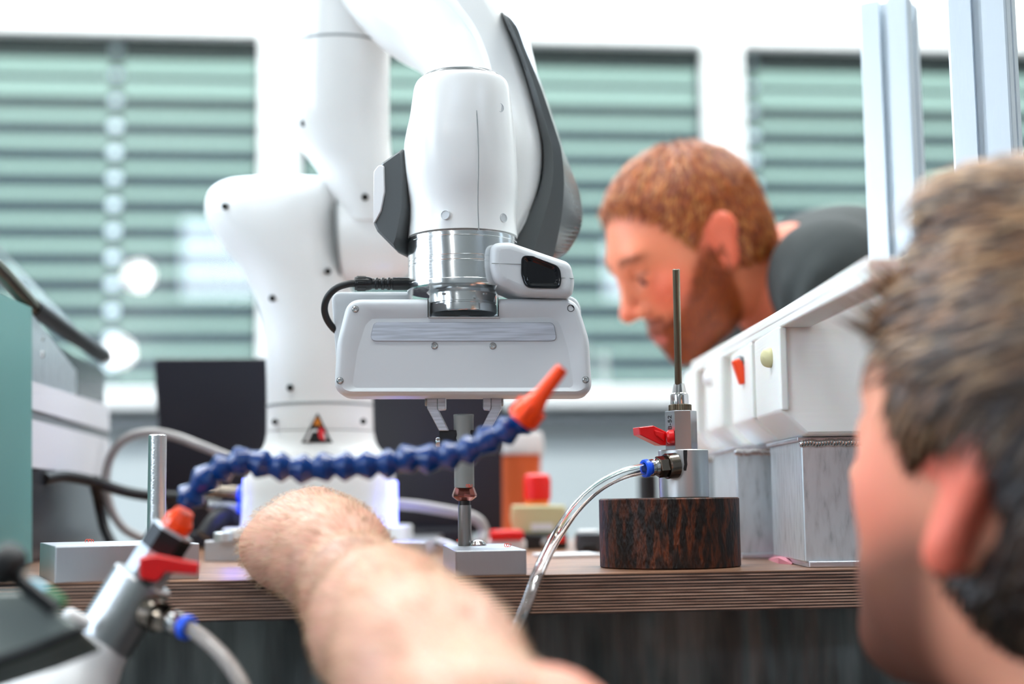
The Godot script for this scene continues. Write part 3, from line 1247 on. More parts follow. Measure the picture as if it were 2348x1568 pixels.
	rows_loft(b, [[193, 963, 1157, K, 0.037, 2.4], [187, 968, 1152, K, 0.0365, 2.4], [182, 976, 1144, K, 0.034, 2.4], [178, 990, 1128, K, 0.029, 2.4]])
	var cap := obj("top_cap", b, M.dark_cover, wr)
	b = MB.new()
	rows_loft(b, [[185, 1030, 1130, K - 0.012, 0.019, 3.0], [177, 1034, 1126, K - 0.012, 0.018, 3.0]], 3.0, 8, 20.0)
	obj("cap_pad", b, M.black_plastic, cap)
	# grey grip at the wrist's side
	b = MB.new()
	var gc := [[927, 334, 8], [872, 367, 12], [850, 392, 14], [849, 512, 8], [858, 530, 8], [906, 578, 4], [918, 548, 10], [932, 480, 30], [934, 400, 30]]
	plate(b, px_corners(gc, 890, 450, 1.115), [[0.0045, -0.055], [0.0, -0.05], [0.0, -0.012], [0.0012, -0.003], [0.0035, 0.0]], Transform3D(Basis(Vector3.UP, -0.25), P(890, 450, 1.115)))
	var grip := obj("side_grip", b, M.dark_cover, t)
	b = MB.new()
	plate(b, px_corners([[856, 392, 8], [868, 378, 8], [881, 380, 5], [883, 440, 20], [874, 484, 10], [855, 515, 3]], 890, 450, 1.115), [[0.0, -0.01], [0.0, 0.0008], [0.0006, 0.0016]], Transform3D(Basis(Vector3.UP, -0.25), P(890, 450, 1.115)))
	obj("grip_button", b, M.sticker_white, grip)
	# flange: turned rings
	b = MB.new()
	var f := func(y: float) -> float: return P(1061, y, K).y
	var fx := Transform3D(Basis.IDENTITY, P(1061, 600, K))
	var y0 := fx.origin.y
	var R := W(125.5, K)
	var prof := []
	for q in [[0.0, 668], [1.0, 668], [1.005, 664], [1.005, 656], [1.0, 655], [1.0, 618], [0.992, 617], [0.992, 614.5], [1.0, 613.5], [1.0, 606], [0.992, 605], [0.992, 603], [1.0, 602], [1.0, 562], [0.992, 561], [0.992, 559.5], [1.0, 558.5], [1.0, 550], [0.985, 547], [0.0, 546]]:
		prof.append([q[0] * R, f.call(q[1]) - y0])
	b.lathe(fx, prof, 96)
	var fl := obj("flange", b, M.turned_alu, t)
	b = MB.new()
	prof = []
	for q in [[0.0, 723], [0.55, 723], [0.60, 722], [0.613, 719], [0.613, 704], [0.60, 702.5], [0.60, 700], [0.613, 698.5], [0.613, 678], [0.66, 672], [1.01, 671], [1.015, 668], [0.0, 667]]:
		prof.append([q[0] * R, f.call(q[1]) - y0])
	b.lathe(fx, prof, 96)
	obj("flange_neck", b, M.turned_alu, fl)
	for x in [1018, 1112]:
		b = MB.new()
		b.lathe(Transform3D(Basis.IDENTITY, P(x, 672, K - 0.038)), [[0.0, -0.0012], [0.0016, -0.0012], [0.0018, 0.0], [0.0, 0.0]], 12)
		obj("bolt", b, M.dark_steel, fl)
	b = MB.new()
	b.lathe(Transform3D(Basis.IDENTITY, P(1064, 724.5, K - 0.019)), [[0.0, -0.0008], [0.0044, -0.0008], [0.005, 0.0], [0.0, 0.001]], 20)
	obj("bolt", b, M.chrome, fl)
	pilot(t)
	hand(t)
	# connector and cable
	b = MB.new()
	var c0 := P(938, 651, 1.122)
	var c1 := P(812, 650, 1.115)
	var len_ := c0.distance_to(c1)
	prof = []
	for q in [[0.0, 0.0], [0.88, 0.0], [0.9, 0.02], [0.9, 0.30], [0.78, 0.31], [0.78, 0.34], [0.9, 0.35], [0.9, 0.39], [0.74, 0.41], [0.74, 0.45], [0.88, 0.46], [0.88, 0.50], [0.72, 0.52], [0.72, 0.56], [0.86, 0.57], [0.86, 0.61], [0.72, 0.63], [0.72, 0.67], [0.84, 0.69], [0.95, 0.74], [1.0, 0.80], [1.0, 0.95], [0.92, 0.99], [0.5, 1.0], [0.0, 1.0]]:
		prof.append([q[0] * 0.0056, q[1] * len_])
	b.lathe(axis(c0, c1), prof, 32, 35.0)
	var con := obj("cable_connector", b, M.black_plastic, t)
	for k in 8:
		var an := TAU * k / 8
		var ax := axis(c0, c1)
		b = MB.new()
		b.rbox(Transform3D(ax.basis * Basis(Vector3.UP, an), ax * (Basis(Vector3.UP, an) * Vector3(0.0054, len_ * 0.87, 0))), Vector3(0.0012, len_ * 0.16, 0.0016), 0.0004)
		obj("grip_rib", b, M.black_plastic, con)
	b = MB.new()
	b.tube(curve([P(816, 650, 1.115), P(798, 651, 1.115), P(772, 660, 1.118), P(752, 680, 1.122), P(744, 706, 1.128), P(750, 732, 1.134), P(768, 756, 1.14), P(790, 768, 1.15)], 8), 0.0028, 14)
	obj("cable", b, M.black_rubber, t)

func warning_sticker(base: Node3D, D: float) -> void:
	# a foil on the round front of the base, cut in tones
	var front := P(735, 985, D)
	var skin := func(x: float, y: float, lift: float) -> Vector3:
		var a := W(121, D) + lift
		var ray := P(x, y, 1.0) - cam_xf.origin
		# meet the upright elliptical drum round the column's axis
		var o := cam_xf.origin - front
		var bz := 0.0565 + lift
		var A := ray.x * ray.x / (a * a) + ray.z * ray.z / (bz * bz)
		var B := 2.0 * (o.x * ray.x / (a * a) + o.z * ray.z / (bz * bz))
		var C := o.x * o.x / (a * a) + o.z * o.z / (bz * bz) - 1.0
		return cam_xf.origin + ray * ((-B - sqrt(maxf(B * B - 4 * A * C, 0.0))) / (2 * A))
	for piece in [["warning_sticker", "sticker_black", [[948, 727, 729], [955, 724, 733], [1005, 697, 757], [1015, 691, 763]], 0.0012], ["sticker_print", "sticker_orange", [[957, 726, 730], [975, 718, 738]], 0.0020], ["sticker_print", "sticker_red", [[980, 733, 740], [990, 729, 746], [1003, 731, 748], [1009, 738, 744]], 0.0020], ["sticker_print", "sticker_white", [[985, 712, 718], [1012, 699, 706]], 0.0020], ["sticker_print", "sticker_white", [[984, 719, 728], [990, 716, 727]], 0.0020], ["sticker_print", "sticker_white", [[992, 741, 745], [1008, 745, 749]], 0.0022]]:
		var b := MB.new()
		var rows := []
		for r in smooth_rows(piece[2], 1):
			var row := PackedVector3Array()
			for s in 9:
				row.append(skin.call(lerpf(r[1], r[2], s / 8.0), r[0], piece[3]))
			for s in 9:
				row.append(skin.call(lerpf(r[2], r[1], s / 8.0), r[0], piece[3] - 0.0006))
			rows.append(row)
		b.grid(rows, true, true, 30.0)
		obj(piece[0], b, M[piece[1]], base)

func pilot(t: Node3D) -> void:
	var b := MB.new()
	var d := 1.085
	var o := P(1220, 615, d)
	var cs := [[1126, 556, 26], [1170, 553, 40], [1312, 598, 30], [1322, 640, 60], [1316, 680, 24], [1200, 675, 70], [1136, 648, 50], [1125, 610, 60]]
	var xf := Transform3D(Basis(Vector3.UP, 0.12), o)
	var c := px_corners(cs, 1220, 615, d)
	plate(b, c, [[0.004, -0.05], [0.0, -0.046], [0.0, -0.007], [0.0004, -0.0048], [0.0013, -0.0028], [0.0026, -0.0013], [0.0042, -0.0004], [0.0062, 0.0]], xf, 10, 50.0)
	var p := obj("control_pad", b, M.hand_shell, t)
	b = MB.new()
	c = px_corners([[1195, 586, 24], [1222, 587, 30], [1284, 610, 26], [1288, 640, 40], [1284, 661, 16], [1204, 661, 24], [1194, 630, 40]], 1220, 615, d)
	plate(b, c, [[0.0, -0.006], [0.0, 0.0012], [0.0004, 0.0018], [0.0014, 0.0018], [0.0024, 0.0012], [0.0042, 0.0003]], xf)
	obj("pad_button", b, M.glossy_black, p)
	b = MB.new()
	b.tube(PackedVector3Array([xf * Vector3(o.x * 0 - W(93, d), 0.0037, -0.0004), xf * Vector3(-W(26, d), 0.0032, 0.0002)]), 0.00035, 6)
	obj("seam", b, M.seam, p)
	b = MB.new()
	b.tube(PackedVector3Array([xf * Vector3(W(66, d), -0.0072, 0.0001), xf * Vector3(W(97, d), -0.0075, -0.001)]), 0.00035, 6)
	obj("seam", b, M.seam, p)

func hand(t: Node3D) -> void:
	var d := 1.09
	var cx := 1061.0
	var cy := 795.0
	var o := P(cx, cy, d)
	var xf := Transform3D(Basis(Vector3.UP, 0.015), o)
	var b := MB.new()
	var outer := [[796, 684, 40], [984, 683, 3], [984, 726, 3], [1143, 726, 3], [1143, 682, 3], [1322, 680, 44], [1352, 775, 120], [1360, 907, 34], [763, 908, 40], [771, 785, 120]]
	var c := px_corners(outer, cx, cy, d)
	var rim := [[808, 700, 34], [983, 699, 3], [983, 727, 3], [1144, 727, 3], [1144, 698, 3], [1308, 697, 40], [1336, 783, 120], [1344, 897, 24], [779, 898, 30], [787, 790, 120]]
	var inner := [[826, 712, 34], [982, 711, 3], [982, 728, 3], [1145, 728, 3], [1145, 710, 3], [1292, 709, 40], [1322, 790, 120], [1333, 894, 16], [790, 895, 16], [800, 795, 120]]
	var inner2 := [[842, 728, 30], [981, 727, 3], [981, 729, 3], [1146, 729, 3], [1146, 726, 3], [1280, 725, 36], [1304, 800, 120], [1318, 889, 14], [806, 890, 14], [818, 805, 120]]
	var ls := []
	var cr := px_corners(rim, cx, cy, d)
	var ci := px_corners(inner, cx, cy, d)
	var ci2 := px_corners(inner2, cx, cy, d)
	for s in [[c, 0.004, -0.040], [c, 0.0, -0.036], [c, 0.0, -0.008], [c, 0.0006, -0.0046], [c, 0.0018, -0.0018], [c, 0.0036, -0.0004], [cr, 0.0, 0.0], [ci, 0.0, -0.0004], [ci2, 0.0, -0.0022], [ci2, 0.0006, -0.0024]]:
		var l := PackedVector3Array()
		var cs: Array = inset(s[0], s[1]) if s[1] > 0.0 else s[0]
		if s[1] > 0.0 and s[0] == c:      # the notch keeps its straight sides through the bevel
			for k in [1, 2, 3, 4]:
				cs[k] = [c[k][0], c[k][1] - (s[1] if k in [1, 4] else 0.0), c[k][2]]
		for p in rpoly(cs, 7):
			l.append(xf * Vector3(p.x, p.y, s[2]))
		ls.append(l)
	b.loops(ls, true, 30.0)
	var h := obj("gripper", b, M.hand_shell, t)
	# rear half
	b = MB.new()
	var d2 := 1.135
	var o2 := P(cx, cy, d2)
	c = px_corners([[758, 668, 22], [940, 668, 3], [940, 720, 3], [1180, 720, 3], [1180, 676, 3], [1330, 676, 40], [1345, 900, 40], [775, 900, 40]], cx, cy, d2)
	plate(b, c, [[0.004, -0.035], [0.0, -0.03], [0.0, -0.004], [0.001, -0.001], [0.003, 0.0]], Transform3D(Basis.IDENTITY, o2))
	obj("gripper_back", b, M.hand_shell, h)
	b = MB.new()
	c = px_corners([[857, 738, 14], [1270, 738, 14], [1278, 781, 12], [847, 782, 14]], cx, cy, d)
	plate(b, c, [[0.0, -0.006], [0.0, -0.0018], [0.0004, -0.0013]], xf)
	obj("name_plate", b, M.brushed_alu, h)
	b = MB.new()
	for x in [982, 1143]:
		b.rbox(Transform3D(xf.basis, xf * Vector3(W(x - cx, d), W(795 - 704, d), 0.0)), Vector3(0.0007, W(44, d), 0.002), 0.0002)
	obj("notch_edge", b, M.black_plastic, h)
	for q in [[780, 873, 0.0], [815, 709, 0.0], [1309, 706, 1.0], [1343, 870, 0.0], [996, 792, 2.0], [1130, 792, 2.0]]:
		var lift: float = -0.0024 if q[2] == 2.0 else -0.0001
		var at := xf * Vector3(px_corners([[q[0], q[1], 0]], cx, cy, d)[0][0], px_corners([[q[0], q[1], 0]], cx, cy, d)[0][1], lift)
		var sx := Transform3D(xf.basis * Basis(Vector3.RIGHT, PI / 2), at)
		b = MB.new()
		b.lathe(sx, [[0.0, -0.003], [0.0028, -0.003], [0.0028, 0.0002], [0.0024, 0.0004], [0.0023, -0.0002], [0.0, -0.0002]], 24)
		var ring := obj("screw", b, M.black_plastic if q[2] == 1.0 else M.dark_steel, h)
		b = MB.new()
		b.lathe(sx, [[0.0, -0.001], [0.0020, -0.001], [0.0020, 0.0005], [0.0016, 0.0009], [0.0011, 0.0009], [0.0009, 0.0002], [0.0, 0.0002]], 24)
		if q[2] != 1.0:
			obj("screw", b, M.chrome, h)
	# slide slot under the housing
	b = MB.new()
	b.rbox(Transform3D(Basis.IDENTITY, P(1062, 907, 1.115)), Vector3(W(390, 1.115), 0.003, 0.018), 0.0006)
	obj("slide_cover", b, M.grey_band, h)
	# jaws
	for s in [-1, 1]:
		var m := func(x: float) -> float: return 1064.5 + s * x
		b = MB.new()
		plate(b, px_corners([[m.call(85), 902, 0.5], [m.call(61.5), 902, 0.5], [m.call(61.5), 936, 1], [m.call(36), 987, 0.5], [m.call(58), 987, 0.5], [m.call(85), 936, 1]], 1064, 940, 1.112), [[0.0004, -0.016], [0.0, -0.0156], [0.0, -0.0004], [0.0004, 0.0]], Transform3D(Basis.IDENTITY, P(1064, 940, 1.112)), 2)
		var j := obj("jaw", b, M.brushed_alu, t)
		b = MB.new()
		plate(b, px_corners([[m.call(61), 902, 0.5], [m.call(43), 902, 0.5], [m.call(43), 938, 5], [m.call(61), 940, 4]], 1064, 940, 1.11), [[0.0004, -0.014], [0.0, -0.0136], [0.0, -0.0005], [0.0005, 0.0]], Transform3D(Basis.IDENTITY, P(1064, 940, 1.11)), 4)
		obj("jaw_block", b, M.brushed_alu, j)
		b = MB.new()
		plate(b, px_corners([[m.call(57), 986, 0.5], [m.call(10), 986, 0.5], [m.call(20), 1004, 1], [m.call(10), 1022, 1], [m.call(57), 1024, 1]], 1064, 1000, 1.114), [[0.0004, -0.02], [0.0, -0.0196], [0.0, -0.0004], [0.0004, 0.0]], Transform3D(Basis.IDENTITY, P(1064, 1000, 1.114)), 2)
		obj("jaw_pad", b, M.black_plastic, j)
		b = MB.new()
		var ax := axis(P(m.call(55), 1014, 1.115), P(m.call(66), 1014, 1.115))
		b.lathe(ax, [[0.0, 0.0], [0.0038, 0.0], [0.0038, 0.0028], [0.0032, 0.0034], [0.0, 0.0034]], 20)
		obj("jaw_screw", b, M.chrome, j)
		b = MB.new()
		b.lathe(axis(P(m.call(84), 918, 1.119), P(m.call(90), 918, 1.119)), [[0.0, 0.0], [0.0045, 0.0], [0.0045, 0.0014], [0.004, 0.002], [0.0, 0.002]], 16)
		obj("jaw_screw", b, M.dark_steel, j)

func gripped_tool() -> void:
	var d := 1.12
	var ax := func(y: float) -> Vector3: return P(lerpf(1063, 1066, (y - 950) / 300.0), y, d)
	var b := MB.new()
	var up := axis(ax.call(1116), ax.call(950))
	var ln: float = ax.call(1116).distance_to(ax.call(950))
	b.lathe(up, [[0.0048, 0.0], [0.0078, 0.0], [0.00785, 0.0005], [0.0078, ln * 0.93], [0.0081, ln - 0.0006], [0.0078, ln], [0.0055, ln], [0.0050, ln - 0.02], [0.0048, 0.0]], 48)
	tag(obj("sleeve", b, M.grey_plastic), "plain grey plastic sleeve held upright between the gripper jaws", "sleeve")
	# block, pin and cutter head
	var fl := T(1045, 1321)
	var fr := T(1208, 1318)
	var ex := (fr - fl)
	ex.y = 0.0
	var w := ex.length()
	ex = ex.normalized()
	var ez := ex.cross(Vector3.UP)
	var depth := 0.15
	var hgt := 0.0178
	var ctr := fl + ex * w / 2 - ez * -depth / 2 + Vector3(0, hgt / 2, 0)
	if ez.z > 0:
		ez = -ez
	ctr = fl + ex * w / 2 + ez * depth / 2 + Vector3(0, hgt / 2, 0)
	b = MB.new()
	b.rbox(Transform3D(Basis(ex, Vector3.UP, -ez), ctr), Vector3(w, hgt, depth), 0.0008, 2)
	var blk := obj("aluminium_block", b, M.milled_alu)
	tag(blk, "small milled aluminium block under the gripper at the bench edge", "block")
	var foot := TABLE_Y + hgt
	b = MB.new()
	var p0: Vector3 = ax.call(1250)
	p0.y = foot
	var topy: float = ax.call(1146).y
	var r := W(15.3, d)
	var t := thing("mounting_pin", "dark steel pin with a copper toned conical cutter on top", "pin", p0)
	var h: float = topy - foot
	b.lathe(Transform3D(Basis.IDENTITY, p0), [[0.0, 0.0], [r, 0.0], [r * 1.03, 0.0004], [r, h * 0.5], [r * 0.97, h * 0.885], [0.0, h * 0.885]], 40)
	obj("shaft", b, M.dark_steel, t)
	b = MB.new()
	b.lathe(Transform3D(Basis.IDENTITY, p0), [[0.0, h * 0.87], [r * 0.86, h * 0.87], [r * 0.86, h], [0.0, h]], 32)
	obj("neck", b, M.black_plastic, t)
	b = MB.new()
	var cy0: float = h - 0.0006
	b.lathe(Transform3D(Basis.IDENTITY, p0), [[0.0, cy0], [r * 1.05, cy0], [r * 1.78, cy0 + W(8, d)], [r * 1.86, cy0 + W(10, d)], [r * 1.86, cy0 + W(14, d)], [r * 1.45, cy0 + W(31, d)], [0.0, cy0 + W(31.5, d)]], 12, 20.0)
	obj("cutter_head", b, M.copper_coat, t)
	# a screw head set in the block's top
	b = MB.new()
	b.lathe(Transform3D(Basis.IDENTITY, Vector3(0, 0, 0) + T(1096, 1251, hgt)), [[0.0, 0.0], [0.0068, 0.0], [0.0068, 0.0012], [0.005, 0.0036], [0.0022, 0.0046], [0.0, 0.0046]], 28)
	tag(obj("screw", b, M.chrome), "bright round-headed screw set in the milled block behind the pin", "screw")
	# curls of swarf
	var curls := [[P(1070, 1117, 1.108), 0.0011, "orange curl of swarf caught under the grey sleeve"], [T(1048, 1242, hgt + 0.002), 0.0010, "orange curl of swarf at the left of the steel pin"], [T(1158, 1254, hgt), 0.0013, "orange curl of swarf on the right of the milled block"], [T(1172, 1318, 0.0) - Vector3(0, 0.004, 0), 0.0014, "brownish curl of swarf stuck on the bench edge below the block"], [T(200, 1247, 0.024), 0.0018, "orange curl of swarf on the left aluminium plate"]]
	for q in curls:
		b = MB.new()
		var path := PackedVector3Array()
		for k in 26:
			var a := k * 0.55
			path.append(q[0] + Vector3(cos(a) * q[1] + k * 0.00014, q[1] + sin(a) * q[1], sin(a * 0.5) * 0.001 + 0.001))
		b.tube(path, 0.00022, 6)
		tag(obj("metal_curl", b, M.orange_plastic if not "brownish" in q[2] else M.nickel), q[2], "swarf")

# ---------------------------------------------------------------- blow valve on the rusty block
func hexring(r: float, y: float) -> Array:
	return [r, y]

func hex_prism(b: MB, xf: Transform3D, r: float, y0: float, y1: float, turn := 0.0, cham := 0.0004) -> void:
	var ls := []
	for s in [[r - cham, y0], [r, y0 + cham], [r, y1 - cham], [r - cham, y1]]:
		var l := PackedVector3Array()
		for k in 6:
			var a := turn + TAU * k / 6
			l.append(xf * Vector3(cos(a) * s[0], s[1], sin(a) * s[0]))
		ls.append(l)
	b.loops(ls, true, 20.0)

func vent_stand() -> void:
	var d := 1.105
	var base := T(1535, 1306)
	base.z -= 0.052
	var ctr := Vector3(P(1535, 1220, 1.112).x, TABLE_Y, P(1535, 1220, 1.112).z)
	var b := MB.new()
	var R := W(160.5, 1.11)
	var top := EYE_Y - TABLE_Y - 0.0003
	b.lathe(Transform3D(Basis.IDENTITY, ctr), [[0.0, 0.0], [R - 0.001, 0.0], [R, 0.001], [R, top - 0.001], [R - 0.001, top], [0.0, top]], 96)
	tag(obj("steel_block", b, M.rust), "heavy round block of rusty dark steel standing on the bench", "block")
	var t := thing("blow_valve", "upright aluminium blow valve with thin steel nozzle, on the rusty block", "valve", Vector3(P(1569, 1138, d).x, TABLE_Y + top, P(1569, 1138, d).z))
	var c := t.position
	var xf := Transform3D(Basis.IDENTITY, c)
	var hy := func(y: float) -> float: return P(1569, y, d).y - c.y
	b = MB.new()
	var r := W(57, d)
	b.lathe(xf, [[0.0, 0.0], [r - 0.0006, 0.0], [r, 0.0006], [r, hy.call(1033)], [r - 0.0006, hy.call(1031.5)], [0.0, hy.call(1031.5)]], 72)
	obj("body", b, M.blasted_alu, t)
	# pen mark on the body
	b = MB.new()
	var mk := []
	for q in [[1033, -4, 4.5], [1040, -4.5, 4.5], [1055, -4, 3.5], [1066, -3, 4], [1076, -5, 2], [1080, -4, 1]]:
		var row := PackedVector3Array()
		for s in [0, 1, 2, 3]:
			var x: float = q[1] if s in [0, 3] else q[2]
			var an := asin((x - 2.0) / 57.0)
			var rr := r + (0.00025 if s < 2 else -0.0003)
			row.append(c + Vector3(sin(an) * rr, hy.call(q[0]), cos(an) * rr))
		mk.append(row)
	b.grid(mk, true, true, 30.0)
	obj("pen_mark", b, M.marker, t)
	var hx := Transform3D(Basis.IDENTITY, Vector3(P(1564, 985, d).x, c.y, c.z))
	b = MB.new()
	hex_prism(b, hx, W(36.5, d), hy.call(1032), hy.call(941), deg_to_rad(0.0))
	obj("hex_body", b, M.hex_steel, t)
	# size stamped on the hexagon's left face
	var tm := TextMesh.new()
	var sf := SystemFont.new()
	sf.font_names = PackedStringArray(["Droid Sans"])
	tm.font = sf
	tm.text = "B-52"
	tm.font_size = 32
	tm.pixel_size = 0.00018
	tm.depth = 0.0002
	var fb := Basis(Vector3.UP, deg_to_rad(-60.0)) * Basis(Vector3(0, 0, 1), PI / 2)
	var an60 := deg_to_rad(-150.0)
	var face := Vector3(cos(deg_to_rad(150.0)), 0, sin(deg_to_rad(150.0)))
	put("size_mark", tm, M.marker, t, Transform3D(fb, hx.origin + face * (W(36.5, d) * 0.866 + 0.0001) + Vector3(0, hy.call(968), 0)))
	b = MB.new()
	var kr := W(26.5, d)
	var k0: float = hy.call(941)
	b.lathe(Transform3D(Basis.IDENTITY, Vector3(P(1562, 930, d).x, c.y, c.z)), [[0.0, k0], [kr - 0.0005, k0], [kr, k0 + 0.0005, 0.965], [kr, hy.call(934), 0.965], [kr, hy.call(927), 0.965], [kr - 0.0005, hy.call(926)], [0.0, hy.call(926)]], 72, 12.0, 1)
	obj("knurled_ring", b, M.knurl, t)
	b = MB.new()
	var nx := Transform3D(Basis.IDENTITY, Vector3(P(1561, 910, d).x, c.y, c.z))
	b.lathe(nx, [[0.0, hy.call(927)], [W(20, d), hy.call(927)], [W(21, d), hy.call(924)], [W(21, d), hy.call(905)], [W(19.5, d), hy.call(901)], [W(17, d), hy.call(899)], [W(16.5, d), hy.call(897)], [W(12.5, d), hy.call(879)], [W(11.5, d), hy.call(877)], [0.0, hy.call(877)]], 48, 25.0)
	obj("clamp_nut", b, M.chrome, t)
	b = MB.new()
	var n0 := P(1559, 900, d)
	n0.z = c.z
	var n1 := P(1550.5, 617, d)
	b.lathe(axis(n0, n1), [[0.0, 0.0], [0.0028, 0.0], [0.0028, n0.distance_to(n1) - 0.0004], [0.0024, n0.distance_to(n1)], [0.0013, n0.distance_to(n1)], [0.0013, n0.distance_to(n1) - 0.003], [0.0, n0.distance_to(n1) - 0.003]], 24)
	obj("nozzle", b, M.old_steel, t)
	# red lever
	var ld := 1.098
	b = MB.new()
	plate(b, px_corners([[1462, 980, 2], [1498, 975.5, 2], [1531, 989, 2], [1531, 1021, 2], [1518, 1020, 3], [1464, 997, 2]], 1500, 995, ld), [[0.0006, -0.012], [0.0, -0.0114], [0.0, -0.0006], [0.0006, 0.0]], Transform3D(Basis(Vector3.UP, 0.35), P(1500, 995, ld)), 3)
	var lever := obj("lever", b, M.red_plastic, t)
	b = MB.new()
	plate(b, px_corners([[1498, 985, 2], [1526, 992, 2], [1526, 1012, 2], [1503, 999, 2]], 1500, 995, ld), [[0.0, -0.002], [0.0, 0.0006], [0.0008, 0.0012]], Transform3D(Basis(Vector3.UP, 0.35), P(1500, 995, ld)), 2)
	obj("lever_rib", b, M.red_plastic, lever)
	b = MB.new()
	b.lathe(axis(P(1545, 1001, ld), P(1520, 1003, ld)), [[0.0, 0.0], [0.0052, 0.0], [0.0052, 0.004], [0.004, 0.0055], [0.0, 0.0056]], 28)
	obj("lever_hub", b, M.red_plastic, lever)
	# push-in fitting
	var q0 := P(1538, 1068, 1.088)
	var q1 := P(1478, 1074, 1.078)
	fitting(t, q0, q1, 1.0)
	# clear hose down past the bench edge
	b = MB.new()
	var pts := curve([P(1490, 1073, 1.0805), P(1470, 1076, 1.076), P(1425, 1088, 1.068), P(1370, 1118, 1.06), P(1318, 1168, 1.05), P(1272, 1236, 1.035), P(1235, 1312, 0.985), P(1208, 1385, 0.955), P(1180, 1455, 0.93), P(1155, 1530, 0.91), P(1140, 1620, 0.9)], 8)
	hollow_tube(b, pts, 0.0044, 0.0034)
	tag(obj("clear_hose", b, M.clear_tube), "clear plastic hose curving from the aluminium valve over the bench edge", "hose")

func fitting(t: Node3D, q0: Vector3, q1: Vector3, s: float) -> void:
	var ax := axis(q0, q1)
	var n := q0.distance_to(q1)
	var b := MB.new()
	b.lathe(ax, [[0.0, -0.004], [0.0098 * s, -0.004], [0.0098 * s, n * 0.16], [0.009 * s, n * 0.2], [0.0, n * 0.2]], 36)
	var f := obj("fitting", b, M.nickel, t)
	b = MB.new()
	hex_prism(b, ax, 0.0083 * s, n * 0.2, n * 0.52, 0.35)
	obj("hex_nut", b, M.nickel, f)
	b = MB.new()
	b.lathe(ax, [[0.0, n * 0.5], [0.0062 * s, n * 0.5], [0.0066 * s, n * 0.56], [0.0056 * s, n * 0.64], [0.0066 * s, n * 0.7], [0.0066 * s, n * 0.8], [0.005 * s, n * 0.84], [0.0, n * 0.84]], 36)
	obj("fitting_sleeve", b, M.chrome, f)
	b = MB.new()
	b.lathe(ax, [[0.0046 * s, n * 0.80], [0.0052 * s, n * 0.80], [0.0058 * s, n * 0.88], [0.0070 * s, n * 0.90], [0.0070 * s, n * 1.0], [0.0066 * s, n * 1.03], [0.0046 * s, n * 1.03], [0.0046 * s, n * 0.80]], 36)
	obj("release_collar", b, M.collar_blue, f)

func hollow_tube(b: MB, pts: PackedVector3Array, r: float, ri: float) -> void:
	var outer := MB.new()
	outer.tube(pts, r, 28, true)
	# walls: outside, and the bore turned inwards
	var v0 := b.v.size()
	b.tube(pts, r, 28, false)
	var inner := MB.new()
	inner.tube(pts, ri, 24, false)
	# bring the bore's triangles in with the opposite sense
	for t in inner.v.size() / 3:
		for k in [0, 2, 1]:
			b.v.append(inner.v[t * 3 + k])
			b.n.append(-inner.n[t * 3 + k])
			b.c.append(Color.WHITE)
	# end rings
	for e in [0, pts.size() - 1]:
		var tdir := (pts[1] - pts[0]) if e == 0 else (pts[e - 1] - pts[e])
		var bs := look(-tdir)
		var ring := [PackedVector3Array(), PackedVector3Array()]
		for i in 28:
			var a := TAU * i / 28
			var dir := bs * Vector3(cos(a), 0, sin(a))
			ring[0].append(pts[e] + dir * ri)
			ring[1].append(pts[e] + dir * r)
		b.grid(ring, true, false, 40.0)

